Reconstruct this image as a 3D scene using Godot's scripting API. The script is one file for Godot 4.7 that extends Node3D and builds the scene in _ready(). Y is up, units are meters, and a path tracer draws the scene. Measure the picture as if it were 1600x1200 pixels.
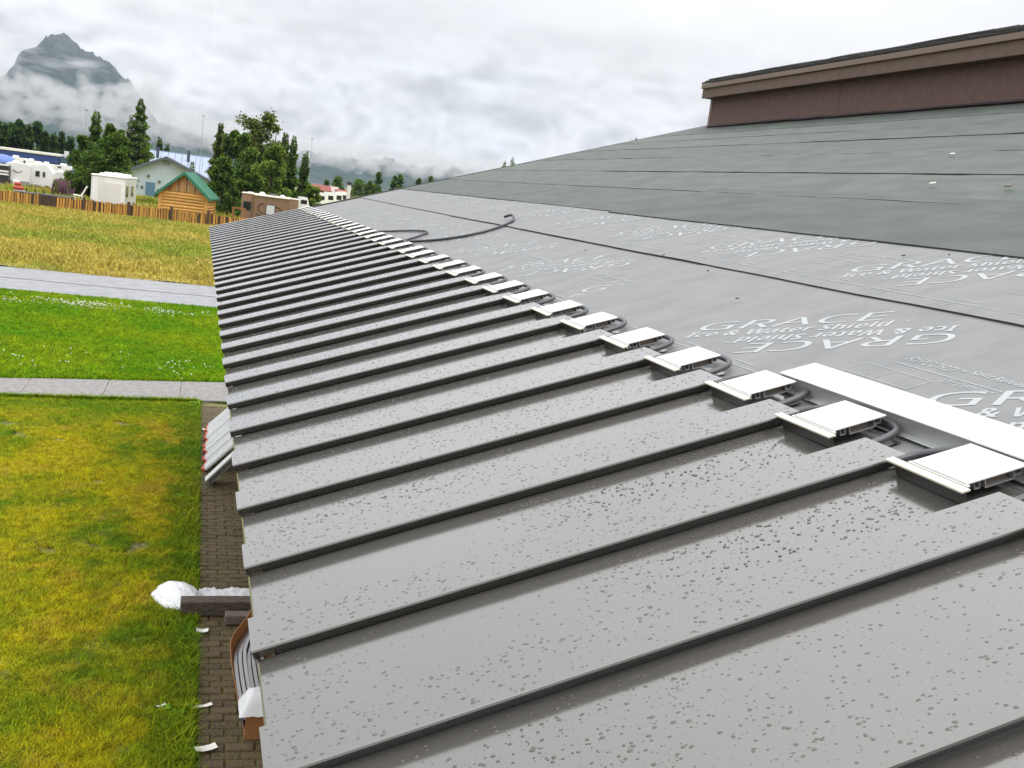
extends Node3D

# Metres, y up. x: away from the eave towards the ridge, -z: along the eave, away from the camera. The ground is y = 0.
const EYE := Vector3(-0.1475654, 3.91037295, 1.32937195)
const AXES := [Vector3(0.9516, 0.12577, 0.28043), Vector3(0.07137, -0.97792, 0.19643), Vector3(0.29894, -0.1669, -0.93956)]
const FOCAL := 1618.04
const EAVE := 3.1                 # height of the eave line
const PITCH := 0.3217506          # roof slope 4 in 12
const STEP := 0.4                 # spacing of the roof ribs
const RIB := 0.142                # width of a rib
const LOW := 0.0265                # depth of the pans below the ribs
const LAST := 35

var rng := RandomNumberGenerator.new()
var noise := FastNoiseLite.new()
var noise2 := FastNoiseLite.new()
var taken := {}
var roof_frame := Transform3D(Basis(Vector3(cos(PITCH), sin(PITCH), 0), Vector3(-sin(PITCH), cos(PITCH), 0), Vector3(0, 0, 1)), Vector3(0, EAVE, 0))
var house: Node3D


# ---------------------------------------------------------------- helpers
func P(x: float, y: float, z: float) -> Vector3:     # the point seen at a place of the 1600 x 1200 photograph, at depth z
	var d: Vector3 = AXES[0] * ((x - 800.0) / FOCAL) + AXES[1] * ((y - 600.0) / FOCAL) + AXES[2]
	return EYE + d * ((z - EYE.z) / d.z)


func L(r: float, g: float, b: float, a := 1.0) -> Color:      # real-world (linear) base colour
	return Color(r, g, b, a).linear_to_srgb()


func mat(r: float, g: float, b: float, rough := 0.8, metal := 0.0) -> StandardMaterial3D:
	var m := StandardMaterial3D.new()
	m.albedo_color = L(r, g, b)
	m.roughness = rough
	m.metallic = metal
	return m


func noise_tex(freq: float, stops: Array, size := 512, type := FastNoiseLite.TYPE_SIMPLEX_SMOOTH, seed_ := 1, octaves := 5) -> NoiseTexture2D:
	var n := FastNoiseLite.new()
	n.noise_type = type
	n.seed = seed_
	n.frequency = freq
	n.fractal_octaves = octaves
	n.fractal_gain = 0.6
	var t := NoiseTexture2D.new()
	t.width = size
	t.height = size
	t.seamless = true
	t.noise = n
	if stops.size():
		var g := Gradient.new()
		var offs := PackedFloat32Array()
		var cols := PackedColorArray()
		for s in stops:
			offs.append(s[0])
			cols.append(s[1])
		g.offsets = offs
		g.colors = cols
		t.color_ramp = g
	return t


func nmat(freq: float, stops: Array, scale: Vector3, rough := 0.8, seed_ := 1, size := 512, world := false) -> StandardMaterial3D:
	var m := StandardMaterial3D.new()
	m.albedo_texture = noise_tex(freq, stops, size, FastNoiseLite.TYPE_SIMPLEX_SMOOTH, seed_)
	m.uv1_triplanar = true
	m.uv1_world_triplanar = world
	m.uv1_scale = scale
	m.roughness = rough
	return m


func relief(m: StandardMaterial3D, freq: float, cm: float, seed_ := 7, size := 256) -> StandardMaterial3D:
	m.heightmap_enabled = true
	m.heightmap_texture = noise_tex(freq, [], size, FastNoiseLite.TYPE_SIMPLEX_SMOOTH, seed_)
	m.heightmap_scale = cm
	return m


func sf() -> SurfaceTool:
	var s := SurfaceTool.new()
	s.begin(Mesh.PRIMITIVE_TRIANGLES)
	s.set_smooth_group(-1)
	return s


func tri(s: SurfaceTool, a: Vector3, b: Vector3, c: Vector3) -> void:     # counterclockwise seen from outside
	s.add_vertex(a)
	s.add_vertex(c)
	s.add_vertex(b)


func quad(s: SurfaceTool, a: Vector3, b: Vector3, c: Vector3, d: Vector3) -> void:
	tri(s, a, b, c)
	tri(s, a, c, d)


func box(s: SurfaceTool, at: Vector3, size: Vector3, basis := Basis.IDENTITY, bevel := 0.0) -> void:
	var h := size * 0.5
	var b := minf(bevel, minf(h.x, minf(h.y, h.z)) * 0.8)
	for ax in 3:
		var u := (ax + 1) % 3
		var v := (ax + 2) % 3
		for sgn in [-1.0, 1.0]:
			var c := []
			for k in [[-1, -1], [1, -1], [1, 1], [-1, 1]]:
				var p := Vector3.ZERO
				p[ax] = sgn * h[ax]
				p[u] = k[0] * (h[u] - b)
				p[v] = k[1] * (h[v] - b)
				c.append(at + basis * p)
			if sgn > 0:
				quad(s, c[0], c[1], c[2], c[3])
			else:
				quad(s, c[3], c[2], c[1], c[0])
	if b > 0.0:
		for ax in 3:
			var u := (ax + 1) % 3
			var v := (ax + 2) % 3
			for su in [-1.0, 1.0]:
				for sv in [-1.0, 1.0]:
					var c := []
					for k in [[0, -1], [1, -1], [1, 1], [0, 1]]:
						var p := Vector3.ZERO
						p[ax] = k[1] * (h[ax] - b)
						p[u] = su * (h[u] - (b if k[0] == 1 else 0.0))
						p[v] = sv * (h[v] - (0.0 if k[0] == 1 else b))
						c.append(at + basis * p)
					if su * sv > 0:
						quad(s, c[0], c[3], c[2], c[1])
					else:
						quad(s, c[0], c[1], c[2], c[3])
		for sx in [-1.0, 1.0]:
			for sy in [-1.0, 1.0]:
				for sz in [-1.0, 1.0]:
					var a := at + basis * Vector3(sx * h.x, sy * (h.y - b), sz * (h.z - b))
					var e := at + basis * Vector3(sx * (h.x - b), sy * h.y, sz * (h.z - b))
					var f := at + basis * Vector3(sx * (h.x - b), sy * (h.y - b), sz * h.z)
					if sx * sy * sz > 0:
						tri(s, a, e, f)
					else:
						tri(s, a, f, e)


func prism(s: SurfaceTool, poly: PackedVector2Array, z0: float, z1: float, t := Transform3D.IDENTITY) -> void:   # counterclockwise outline in xy, pulled from z0 to z1
	var tris := Geometry2D.triangulate_polygon(poly)
	for i in range(0, tris.size(), 3):
		var a := poly[tris[i]]
		var b := poly[tris[i + 1]]
		var c := poly[tris[i + 2]]
		if (b - a).cross(c - a) < 0.0:
			var k := b
			b = c
			c = k
		tri(s, t * Vector3(a.x, a.y, z1), t * Vector3(b.x, b.y, z1), t * Vector3(c.x, c.y, z1))
		tri(s, t * Vector3(a.x, a.y, z0), t * Vector3(c.x, c.y, z0), t * Vector3(b.x, b.y, z0))
	for i in poly.size():
		var a := poly[i]
		var b := poly[(i + 1) % poly.size()]
		quad(s, t * Vector3(a.x, a.y, z0), t * Vector3(b.x, b.y, z0), t * Vector3(b.x, b.y, z1), t * Vector3(a.x, a.y, z1))


func tube(s: SurfaceTool, pts: Array, r: float, sides := 8, taper := 1.0) -> void:
	s.set_smooth_group(0)
	var rings := []
	var up := Vector3.UP
	for i in pts.size():
		var p: Vector3 = pts[i]
		var d: Vector3 = (pts[mini(i + 1, pts.size() - 1)] - pts[maxi(i - 1, 0)]).normalized()
		if absf(d.dot(up)) > 0.95:
			up = Vector3.RIGHT if absf(d.x) < 0.9 else Vector3.BACK
		var x := d.cross(up).normalized()
		var y := x.cross(d).normalized()
		up = y
		var ring := []
		var rr := r * lerpf(1.0, taper, float(i) / maxf(1.0, pts.size() - 1))
		for k in sides:
			var a := TAU * k / sides
			ring.append(p + (x * cos(a) + y * sin(a)) * rr)
		rings.append(ring)
	for i in pts.size() - 1:
		for k in sides:
			var k2 := (k + 1) % sides
			quad(s, rings[i][k], rings[i][k2], rings[i + 1][k2], rings[i + 1][k])
	s.set_smooth_group(-1)
	for e in [0, pts.size() - 1]:
		for k in sides:
			var k2 := (k + 1) % sides
			if e == 0:
				tri(s, pts[0], rings[0][k2], rings[0][k])
			else:
				tri(s, pts[e], rings[e][k], rings[e][k2])


func curve(pts: Array, each := 8) -> Array:
	var out := []
	for i in pts.size() - 1:
		var a: Vector3 = pts[maxi(i - 1, 0)]
		var b: Vector3 = pts[i]
		var c: Vector3 = pts[i + 1]
		var d: Vector3 = pts[mini(i + 2, pts.size() - 1)]
		for k in each:
			out.append(b.cubic_interpolate(c, a, d, float(k) / each))
	out.append(pts[-1])
	return out


func sphere(s: SurfaceTool, at: Vector3, r: Vector3, rings := 6, sides := 10, from := 0.0, basis := Basis.IDENTITY) -> void:   # from: lowest height of a unit sphere that is kept
	s.set_smooth_group(0)
	var lo := acos(clampf(from, -1.0, 1.0)) if from > -1.0 else PI
	var g := []
	for i in rings + 1:
		var row := []
		var th := lo * i / rings
		for k in sides:
			var ph := TAU * k / sides
			row.append(at + basis * (Vector3(sin(th) * cos(ph), cos(th), sin(th) * sin(ph)) * r))
		g.append(row)
	for i in rings:
		for k in sides:
			var k2 := (k + 1) % sides
			quad(s, g[i][k], g[i][k2], g[i + 1][k2], g[i + 1][k])
	s.set_smooth_group(-1)


func put(called: String, s: SurfaceTool, m: Material, parent: Node3D = self) -> MeshInstance3D:
	s.generate_normals()
	return inst(called, s.commit(), m, parent)


func inst(called: String, mesh: Mesh, m: Material, parent: Node3D = self) -> MeshInstance3D:
	var o := MeshInstance3D.new()
	o.name = numbered(called) if parent == self else called
	o.mesh = mesh
	if m:
		o.material_override = m
	parent.add_child(o, true)
	if parent != self:
		o.name = String(o.name)
	return o


func numbered(called: String) -> String:
	var n: int = taken.get(called, 0)
	taken[called] = n + 1
	return called if n == 0 else "%s_%03d" % [called, n]


func thing(called: String, label: String, category: String, group := "") -> Node3D:
	var o := Node3D.new()
	o.name = numbered(called)
	add_child(o)
	tag(o, label, category, group)
	return o


func tag(o: Node3D, label: String, category: String, group := "") -> Node3D:
	o.set_meta("label", label)
	o.set_meta("category", category)
	if group != "":
		o.set_meta("group", group)
	return o


func part_names(o: Node3D) -> void:      # leg, leg_001, leg_002 ...
	var used := {}
	for c in o.get_children():
		var base: String = c.get_meta("base") if c.has_meta("base") else String(c.name)
		base = base.rstrip("0123456789").rstrip("_")
		var n: int = used.get(base, 0)
		used[base] = n + 1
		c.name = "tmp_%d" % c.get_index()
		c.set_meta("final", base if n == 0 else "%s_%03d" % [base, n])
	for c in o.get_children():
		c.name = c.get_meta("final")
		c.remove_meta("final")
		part_names(c)


func structure(o: Node3D) -> Node3D:
	o.set_meta("kind", "structure")
	return o


func stuff(o: Node3D) -> Node3D:
	o.set_meta("kind", "stuff")
	return o


func multi(called: String, mesh: Mesh, m: Material, where: Array, colors: Array, parent: Node3D = self) -> MultiMeshInstance3D:
	var mm := MultiMesh.new()
	mm.transform_format = MultiMesh.TRANSFORM_3D
	mm.use_colors = colors.size() > 0
	mm.mesh = mesh
	mm.instance_count = where.size()
	var stride := 16 if colors.size() else 12
	var buf := PackedFloat32Array()
	buf.resize(where.size() * stride)
	for i in where.size():
		var t: Transform3D = where[i]
		var k := i * stride
		for r in 3:
			buf[k + r * 4] = t.basis.x[r]
			buf[k + r * 4 + 1] = t.basis.y[r]
			buf[k + r * 4 + 2] = t.basis.z[r]
			buf[k + r * 4 + 3] = t.origin[r]
		if colors.size():
			var c: Color = colors[i]
			buf[k + 12] = c.r
			buf[k + 13] = c.g
			buf[k + 14] = c.b
			buf[k + 15] = 1.0
	mm.buffer = buf
	var o := MultiMeshInstance3D.new()
	o.name = numbered(called) if parent == self else called
	o.multimesh = mm
	o.material_override = m
	parent.add_child(o, true)
	return o


func R(v: float, w: float, u: float) -> Vector3:      # roof coordinates: up the slope, above the rib tops, along the eave
	return Vector3(v, w, -u)


# ---------------------------------------------------------------- the scene
func _ready() -> void:
	rng.seed = 20
	noise.seed = 3
	noise.noise_type = FastNoiseLite.TYPE_SIMPLEX_SMOOTH
	noise.frequency = 1.0
	noise.fractal_octaves = 4
	noise2.seed = 11
	noise2.noise_type = FastNoiseLite.TYPE_SIMPLEX_SMOOTH
	noise2.frequency = 1.0
	noise2.fractal_octaves = 6
	noise2.fractal_gain = 0.55

	var cam := Camera3D.new()
	cam.name = "camera"
	cam.transform = Transform3D(Basis(AXES[0], -AXES[1], -AXES[2]).orthonormalized(), EYE)
	cam.fov = rad_to_deg(2.0 * atan(600.0 / FOCAL))
	cam.near = 0.05
	cam.far = 20000.0
	add_child(cam)

	var env := Environment.new()
	env.background_mode = Environment.BG_SKY
	env.tonemap_mode = Environment.TONE_MAPPER_LINEAR
	env.tonemap_exposure = EXPOSURE
	env.sdfgi_enabled = true
	env.ssao_enabled = true
	env.ssil_enabled = true
	env.fog_enabled = true
	env.fog_density = FOG
	env.fog_light_color = Color(0.72, 0.80, 0.88)
	env.volumetric_fog_enabled = true
	env.volumetric_fog_density = 0.0
	var sky := Sky.new()
	var pano := PanoramaSkyMaterial.new()
	pano.panorama = ImageTexture.create_from_image(sky_picture())
	sky.sky_material = pano
	env.sky = sky
	var we := WorldEnvironment.new()
	we.name = "world"
	we.environment = env
	add_child(we)

	var sun := DirectionalLight3D.new()
	sun.name = "sun"
	sun.light_color = Color(1.0, 0.97, 0.93)
	sun.light_energy = 0.5
	sun.light_angular_distance = 40.0
	sun.shadow_enabled = true
	sun.rotation_degrees = Vector3(-62, 35, 0)
	add_child(sun)

	build_land()
	build_mountains()
	build_house()
	build_roof_metal()
	build_membrane()
	build_dormer()
	build_roof_things()
	build_yard()
	build_fence()
	build_beyond()
	build_trees()
	build_grass()
	for c in get_children():
		if c is Node3D:
			part_names(c)


const EXPOSURE := 1.16
const FOG := 0.00008


func sky_picture() -> Image:
	var small := Image.create(1024, 512, false, Image.FORMAT_RGBF)
	for y in 512:
		for x in 1024:
			small.set_pixel(x, y, sky_color(x / 1024.0, y / 512.0))
	small.resize(4096, 2048, Image.INTERPOLATE_CUBIC)
	for y in range(820, 1030):          # the part that the camera can see or nearly see, at full detail
		for x in range(1850, 2620):
			small.set_pixel(x, y, sky_color(x / 4096.0, y / 2048.0))
	return small


func sky_color(u: float, v: float) -> Color:
	var az := (u - 0.5) * TAU
	var el := (0.5 - v) * PI
	var e := maxf(el, 0.0)
	var d := Vector3(sin(az) * cos(el), sin(el), -cos(az) * cos(el))
	# an overcast sky: brighter overhead than at the horizon
	var base := SKY_LOW * (1.0 + 0.08 * sin(az + 0.3) + 0.10 * exp(-pow((az - 0.12) / 0.3, 2)) - 0.44 * exp(-pow((az + 0.28) / 0.24, 2)) * smoothstep(0.02, 0.08, e)) + (SKY_HIGH - SKY_LOW) * pow(sin(e), 1.35)
	var q := Vector3(d.x, d.y * 2.6, d.z)
	var warp := noise.get_noise_3dv(q * 3.1 + Vector3(5, 2, 9)) * 0.16
	var big := 0.7 * noise2.get_noise_3dv(q * 2.4 + Vector3.ONE * warp)
	var mid := noise2.get_noise_3dv(q * 7.5 + Vector3(3, 1, 7) + Vector3.ONE * warp * 2.0)
	var low := 1.0 - smoothstep(0.03, 0.20, e)
	var k := 1.0 + big * 0.16 + mid * (0.05 + 0.16 * low)
	var grey := smoothstep(-0.1, 0.6, -big + mid * 0.5)
	var heap := 1.0 - absf(noise2.get_noise_3dv(q * 9.0 + Vector3(1, 8, 2) + Vector3.ONE * warp * 3.0)) * 2.2
	k += low * 0.46 * (heap - 0.60)
	var c := base * k
	return Color(c * (1.0 - 0.05 * grey), c * (1.0 - 0.02 * grey), c * 1.02)


const SKY_LOW := 0.73
const SKY_HIGH := 2.3


# ---------------------------------------------------------------- land
func grid(called: String, x0: float, x1: float, z0: float, z1: float, nx: int, nz: int, height: Callable, color: Callable, m: Material) -> MeshInstance3D:
	var v := PackedVector3Array()
	var n := PackedVector3Array()
	var c := PackedColorArray()
	var ix := PackedInt32Array()
	for j in nz + 1:
		for i in nx + 1:
			var x := lerpf(x0, x1, float(i) / nx)
			var z := lerpf(z0, z1, float(j) / nz)
			v.append(Vector3(x, height.call(x, z), z))
			n.append(Vector3.UP)
			c.append(color.call(x, z))
	for j in nz:
		for i in nx:
			var a := j * (nx + 1) + i
			var b := a + 1
			var d := a + nx + 1
			ix.append_array(PackedInt32Array([a, b, d, b, d + 1, d] if z1 > z0 else [a, d, b, b, d, d + 1]))
	var arr := []
	arr.resize(Mesh.ARRAY_MAX)
	arr[Mesh.ARRAY_VERTEX] = v
	arr[Mesh.ARRAY_NORMAL] = n
	arr[Mesh.ARRAY_COLOR] = c
	arr[Mesh.ARRAY_INDEX] = ix
	var am := ArrayMesh.new()
	am.add_surface_from_arrays(Mesh.PRIMITIVE_TRIANGLES, arr)
	return inst(called, am, m)


func vmat(rough := 0.9) -> StandardMaterial3D:
	var m := StandardMaterial3D.new()
	m.vertex_color_use_as_albedo = true
	m.roughness = rough
	return m


func lawn_color(x: float, z: float) -> Color:       # the near lawn: mossy, yellowed, greener along the bricks
	var a := noise2.get_noise_2d(x * 0.55, z * 0.42)
	var b := noise.get_noise_2d(x * 2.3 + 40, z * 2.1)
	var c := noise.get_noise_2d(x * 0.9 - 20, z * 0.9 + 11)
	var green := Color(0.125, 0.235, 0.006)
	var yellow := Color(0.42, 0.385, 0.008)
	var ochre := Color(0.42, 0.325, 0.03)
	var k := clampf(0.78 + a * 1.2 + b * 0.5, 0.0, 1.0)
	k *= smoothstep(0.0, 0.5, 0.06 - x + b * 0.3)
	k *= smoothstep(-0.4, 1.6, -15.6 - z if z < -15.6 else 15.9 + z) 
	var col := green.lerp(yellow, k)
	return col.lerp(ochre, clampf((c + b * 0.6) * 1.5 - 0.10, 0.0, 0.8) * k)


func lawn2_color(x: float, z: float) -> Color:
	var a := noise2.get_noise_2d(x * 0.30 + 70, z * 0.26)
	var b := noise.get_noise_2d(x * 1.2 + 10, z * 0.9)
	return Color(0.105, 0.27, 0.004).lerp(Color(0.25, 0.34, 0.006), clampf(0.45 + a * 0.9 + b * 0.3, 0.0, 1.0))


func field_color(x: float, z: float) -> Color:
	var a := noise2.get_noise_2d(x * 0.10 + 7, z * 0.075)
	var b := noise.get_noise_2d(x * 0.5 + 10, z * 0.35 + 3)
	var col := Color(0.42, 0.345, 0.075).lerp(Color(0.235, 0.285, 0.035), clampf(0.46 + a * 1.9 + b * 0.6, 0.0, 1.0))
	return col.lerp(Color(0.46, 0.33, 0.14), clampf(b * 1.4 - 0.3, 0.0, 0.6))


func build_land() -> void:
	var flat := func(_x, _z): return -0.03
	var far_color := func(x, z):
		var a: float = noise.get_noise_2d(x * 0.012, z * 0.012)
		return Color(0.10, 0.13, 0.025).lerp(Color(0.20, 0.17, 0.06), clampf(0.5 + a * 1.2, 0, 1))
	structure(grid("ground", -2500, 2500, 600, -3400, 60, 60, flat, far_color, relief(vmat(1.0), 0.05, 4.0)))
	var bumpy := func(x, z): return noise.get_noise_2d(x * 1.3, z * 1.3) * 0.02 + noise2.get_noise_2d(x * 5.0, z * 5.0) * 0.008
	var bumpy2 := func(x, z): return 0.006 + noise.get_noise_2d(x * 1.3, z * 1.3) * 0.02 + noise2.get_noise_2d(x * 5.0, z * 5.0) * 0.008
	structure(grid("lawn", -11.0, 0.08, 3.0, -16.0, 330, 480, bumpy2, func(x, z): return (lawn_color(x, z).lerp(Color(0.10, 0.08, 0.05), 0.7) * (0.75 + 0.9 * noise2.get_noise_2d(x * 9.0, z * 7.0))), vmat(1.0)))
	structure(grid("grass_verge", -14.0, 18.0, -16.75, -29.3, 120, 60, bumpy, func(x, z): return lawn2_color(x, z).lerp(Color(0.10, 0.09, 0.04), 0.45), vmat(1.0)))
	var rough := func(x, z): return noise.get_noise_2d(x * 0.3, z * 0.3) * 0.10
	structure(grid("field", -40.0, 40.0, -35.3, -74.0, 160, 90, rough, func(x, z): return field_color(x, z).lerp(Color(0.16, 0.13, 0.06), 0.5), vmat(1.0)))
	var yard := func(x, z): return -0.01 + noise.get_noise_2d(x * 0.2, z * 0.2) * 0.05 * smoothstep(-76.0, -80.0, z)
	structure(grid("meadow", -70.0, 60.0, -74.0, -150.0, 80, 60, yard, field_color, vmat(1.0)))

	# concrete path with joints: one slab after the other
	var path := Node3D.new()
	path.name = "path"
	add_child(path)
	structure(path)
	var concrete := nmat(0.02, [[0.2, L(0.165, 0.155, 0.150)], [0.5, L(0.205, 0.195, 0.190)], [0.8, L(0.25, 0.24, 0.235)]], Vector3.ONE * 0.7, 0.7, 5)
	relief(concrete, 0.2, 0.15)
	for i in range(-9, 12):
		var s := sf()
		var x0 := -0.24 + 1.215 * i
		var x1 := x0 + 1.205
		var top := rng.randf_range(0.012, 0.022)
		# the path runs slightly askew to the house and widens towards it
		prism(s, PackedVector2Array([Vector2(x0, 16.7 + 0.18 * x0), Vector2(x1, 16.7 + 0.18 * x1), Vector2(x1, 18.32 + 0.26 * x1), Vector2(x0, 18.32 + 0.26 * x0)]), -0.1, top, Transform3D(Basis(Vector3.RIGHT, Vector3.FORWARD, Vector3.UP), Vector3.ZERO))
		put("slab", s, concrete, path)

	# road: wet asphalt, worn tracks, pale gravel shoulder
	var asphalt := nmat(0.012, [[0.2, L(0.18, 0.185, 0.20)], [0.5, L(0.22, 0.225, 0.24)], [0.8, L(0.27, 0.275, 0.29)]], Vector3(0.22, 0.3, 0.30), 0.38, 9, 512, true)
	relief(asphalt, 0.25, 0.3)
	var s := sf()
	box(s, Vector3(0, -0.03, -32.45), Vector3(160, 0.06, 5.6))
	structure(put("road", s, asphalt))
	var gravel := nmat(0.08, [[0.3, L(0.22, 0.20, 0.17)], [0.6, L(0.38, 0.35, 0.31)]], Vector3.ONE * 0.6, 0.9, 12, 512, true)
	s = sf()
	box(s, Vector3(0, -0.05, -29.48), Vector3(160, 0.06, 0.45))
	structure(put("gravel_shoulder", s, gravel))
	s = sf()
	box(s, Vector3(-4, -0.01, -96), Vector3(13, 0.06, 9))
	structure(put("gravel_yard", s, gravel))
	# worn line along the asphalt
	var crack := mat(0.09, 0.09, 0.10, 0.6)
	s = sf()
	for k in 60:
		var x := -30.0 + k
		var z := -32.2 + noise.get_noise_1d(x * 0.1) * 0.25
		var z2 := -32.2 + noise.get_noise_1d((x + 1) * 0.1) * 0.25
		quad(s, Vector3(x, 0.004, z + 0.07), Vector3(x + 1, 0.004, z2 + 0.07), Vector3(x + 1, 0.004, z2 - 0.07), Vector3(x, 0.004, z - 0.07))
	put("tar_seam", s, crack).set_meta("kind", "structure")


func ridge(az: float) -> float:         # elevation in degrees of the mountains' skyline
	var pts := [[-30, 1.6], [-12, 1.7], [-10.6, 1.9], [-9.9, 2.4], [-9.5, 2.9], [-9.2, 3.4], [-8.8, 4.0], [-8.3, 4.45], [-7.76, 5.0], [-7.35, 5.35], [-7.05, 5.5], [-6.7, 5.4], [-6.3, 5.1], [-5.9, 4.85], [-5.4, 4.65], [-5.0, 4.45], [-4.4, 4.15], [-3.9, 3.85], [-3.5, 3.3], [-3.0, 2.6], [-2.2, 1.9], [0.5, 1.4], [3.0, 1.3], [6.0, 1.3], [9.0, 1.5], [12.0, 1.5], [16.0, 1.3], [22.0, 1.3], [40.0, 1.3]]
	for i in pts.size() - 1:
		if az <= pts[i + 1][0]:
			return lerpf(pts[i][1], pts[i + 1][1], smoothstep(0.0, 1.0, (az - pts[i][0]) / (pts[i + 1][0] - pts[i][0])) * 0.5 + 0.5 * (az - pts[i][0]) / (pts[i + 1][0] - pts[i][0]))
	return 2.5


func build_mountains() -> void:
	var v := PackedVector3Array()
	var c := PackedColorArray()
	var ix := PackedInt32Array()
	var na := 420
	var nr := 110
	for j in nr + 1:
		var t := float(j) / nr
		for i in na + 1:
			var az := lerpf(-26.0, 38.0, float(i) / na)
			var a := deg_to_rad(az)
			var dist := lerpf(2300.0, 3600.0, t)
			var top := tan(deg_to_rad(ridge(az))) * 3300.0 + 8.0
			var up := smoothstep(0.0, 0.78, t) if t < 0.78 else 1.0 - (t - 0.78) * 1.6
			var q := Vector2(sin(a), -cos(a)) * dist
			var h := top * pow(up, 1.25)
			h += noise2.get_noise_2d(q.x * 0.004, q.y * 0.004) * 55.0 * up * (1.0 - smoothstep(0.6, 0.78, t) * 0.85)
			h -= absf(noise2.get_noise_2d(q.x * 0.009 + 40.0, q.y * 0.009)) * 60.0 * up
			h += noise.get_noise_2d(q.x * 0.035, q.y * 0.035) * 12.0 * up
			v.append(Vector3(q.x, maxf(h, -5.0), q.y))
			var rock := smoothstep(150.0, 330.0, h + noise2.get_noise_2d(q.x * 0.02, q.y * 0.02) * 110.0)
			c.append(Color(0.022, 0.040, 0.030).lerp(Color(0.075, 0.078, 0.075), rock * 0.8))
	for j in nr:
		for i in na:
			var k := j * (na + 1) + i
			ix.append_array(PackedInt32Array([k, k + na + 1, k + 1, k + 1, k + na + 1, k + na + 2]))
	var arr := []
	arr.resize(Mesh.ARRAY_MAX)
	arr[Mesh.ARRAY_VERTEX] = v
	arr[Mesh.ARRAY_COLOR] = c
	arr[Mesh.ARRAY_INDEX] = ix
	var am := ArrayMesh.new()
	am.add_surface_from_arrays(Mesh.PRIMITIVE_TRIANGLES, arr)
	var st := SurfaceTool.new()
	st.create_from(am, 0)
	st.generate_normals()
	structure(inst("mountains", st.commit(), vmat(1.0)))

	# low cloud hanging in front of the slopes, heaped up from many thin puffs of mist
	var thin := FogMaterial.new()
	thin.albedo = Color(1, 1, 1)
	thin.density = 0.0034
	var faint := FogMaterial.new()
	faint.albedo = Color(1, 1, 1)
	faint.density = 0.0018
	var bank := Node3D.new()
	bank.name = "low_cloud"
	add_child(bank)
	stuff(bank)
	var placed := 0
	var tries := 0
	while placed < PUFFS and tries < 90000:
		tries += 1
		var az := rng.randf_range(-13.0, 19.0)
		var el := rng.randf_range(0.5, 6.2)
		if rng.randf() > cloud_cover(az, el):
			continue
		placed += 1
		var d := rng.randf_range(1750.0, 2150.0)
		var w := d * tan(deg_to_rad(0.13 + 0.42 * pow(rng.randf(), 1.6)))
		var a := deg_to_rad(az)
		var f := FogVolume.new()
		f.name = "puff"
		f.shape = RenderingServer.FOG_VOLUME_SHAPE_ELLIPSOID
		f.size = Vector3(2.0 * w, 2.0 * w * rng.randf_range(0.5, 0.95), 5.0 * w)
		f.material = thin
		if el > bank_top(az) + 0.1:
			f.size *= Vector3(1.9, 0.42, 1.0)
			f.material = faint
		f.position = Vector3(sin(a) * d, EYE.y + tan(deg_to_rad(el)) * d, -cos(a) * d)
		f.rotation = Vector3(deg_to_rad(el), -a, rng.randf_range(-0.25, 0.25))
		bank.add_child(f, true)


const PUFFS := 2500


func bank_top(az: float) -> float:
	var tops := [[-14.0, 3.2], [-10.5, 3.9], [-9.4, 3.45], [-8.5, 3.7], [-7.7, 3.4], [-6.9, 3.1], [-6.1, 3.85], [-5.4, 3.6], [-4.6, 3.5], [-3.3, 4.0], [-2.0, 3.6], [0.0, 2.6], [4.0, 2.3], [12.0, 2.5], [19.0, 2.3], [40.0, 2.3]]
	for i in tops.size() - 1:
		if az >= tops[i][0] and az <= tops[i + 1][0]:
			return lerpf(tops[i][1], tops[i + 1][1], (az - tops[i][0]) / (tops[i + 1][0] - tops[i][0]))
	return 2.5


func cloud_cover(az: float, el: float) -> float:       # how thick the low cloud lies before the mountains
	var high := bank_top(az)
	var m := noise.get_noise_2d(az * 0.55, el * 1.1)
	high += 0.3 * m - 0.2
	var low := 1.08 + m * 0.3                 # underside
	var k := smoothstep(low - 0.25, low + 0.3, el) * (1.0 - smoothstep(high - 0.25, high + 0.15, el))
	var n := 0.0
	var wisp := 0.0
	for q in [[-7.6, 3.95, 0.45, 0.18], [-6.0, 4.25, 0.7, 0.16], [-8.9, 4.7, 0.4, 0.35], [-9.8, 4.3, 0.6, 0.6], [-3.0, 3.9, 0.7, 0.5]]:
		wisp += exp(-pow((az - q[0]) / q[2], 2) - pow((el - q[1]) / q[3], 2))
	return clampf(k * clampf(0.9 + n * 0.9 + m * 0.3, 0.0, 1.0) + wisp * 0.95, 0.0, 1.0)


# ---------------------------------------------------------------- the house
func rp(called: String, s: SurfaceTool, m: Material) -> MeshInstance3D:     # a part of the house in roof coordinates
	var o := put(called, s, m, house)
	o.transform = roof_frame
	return o


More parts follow.
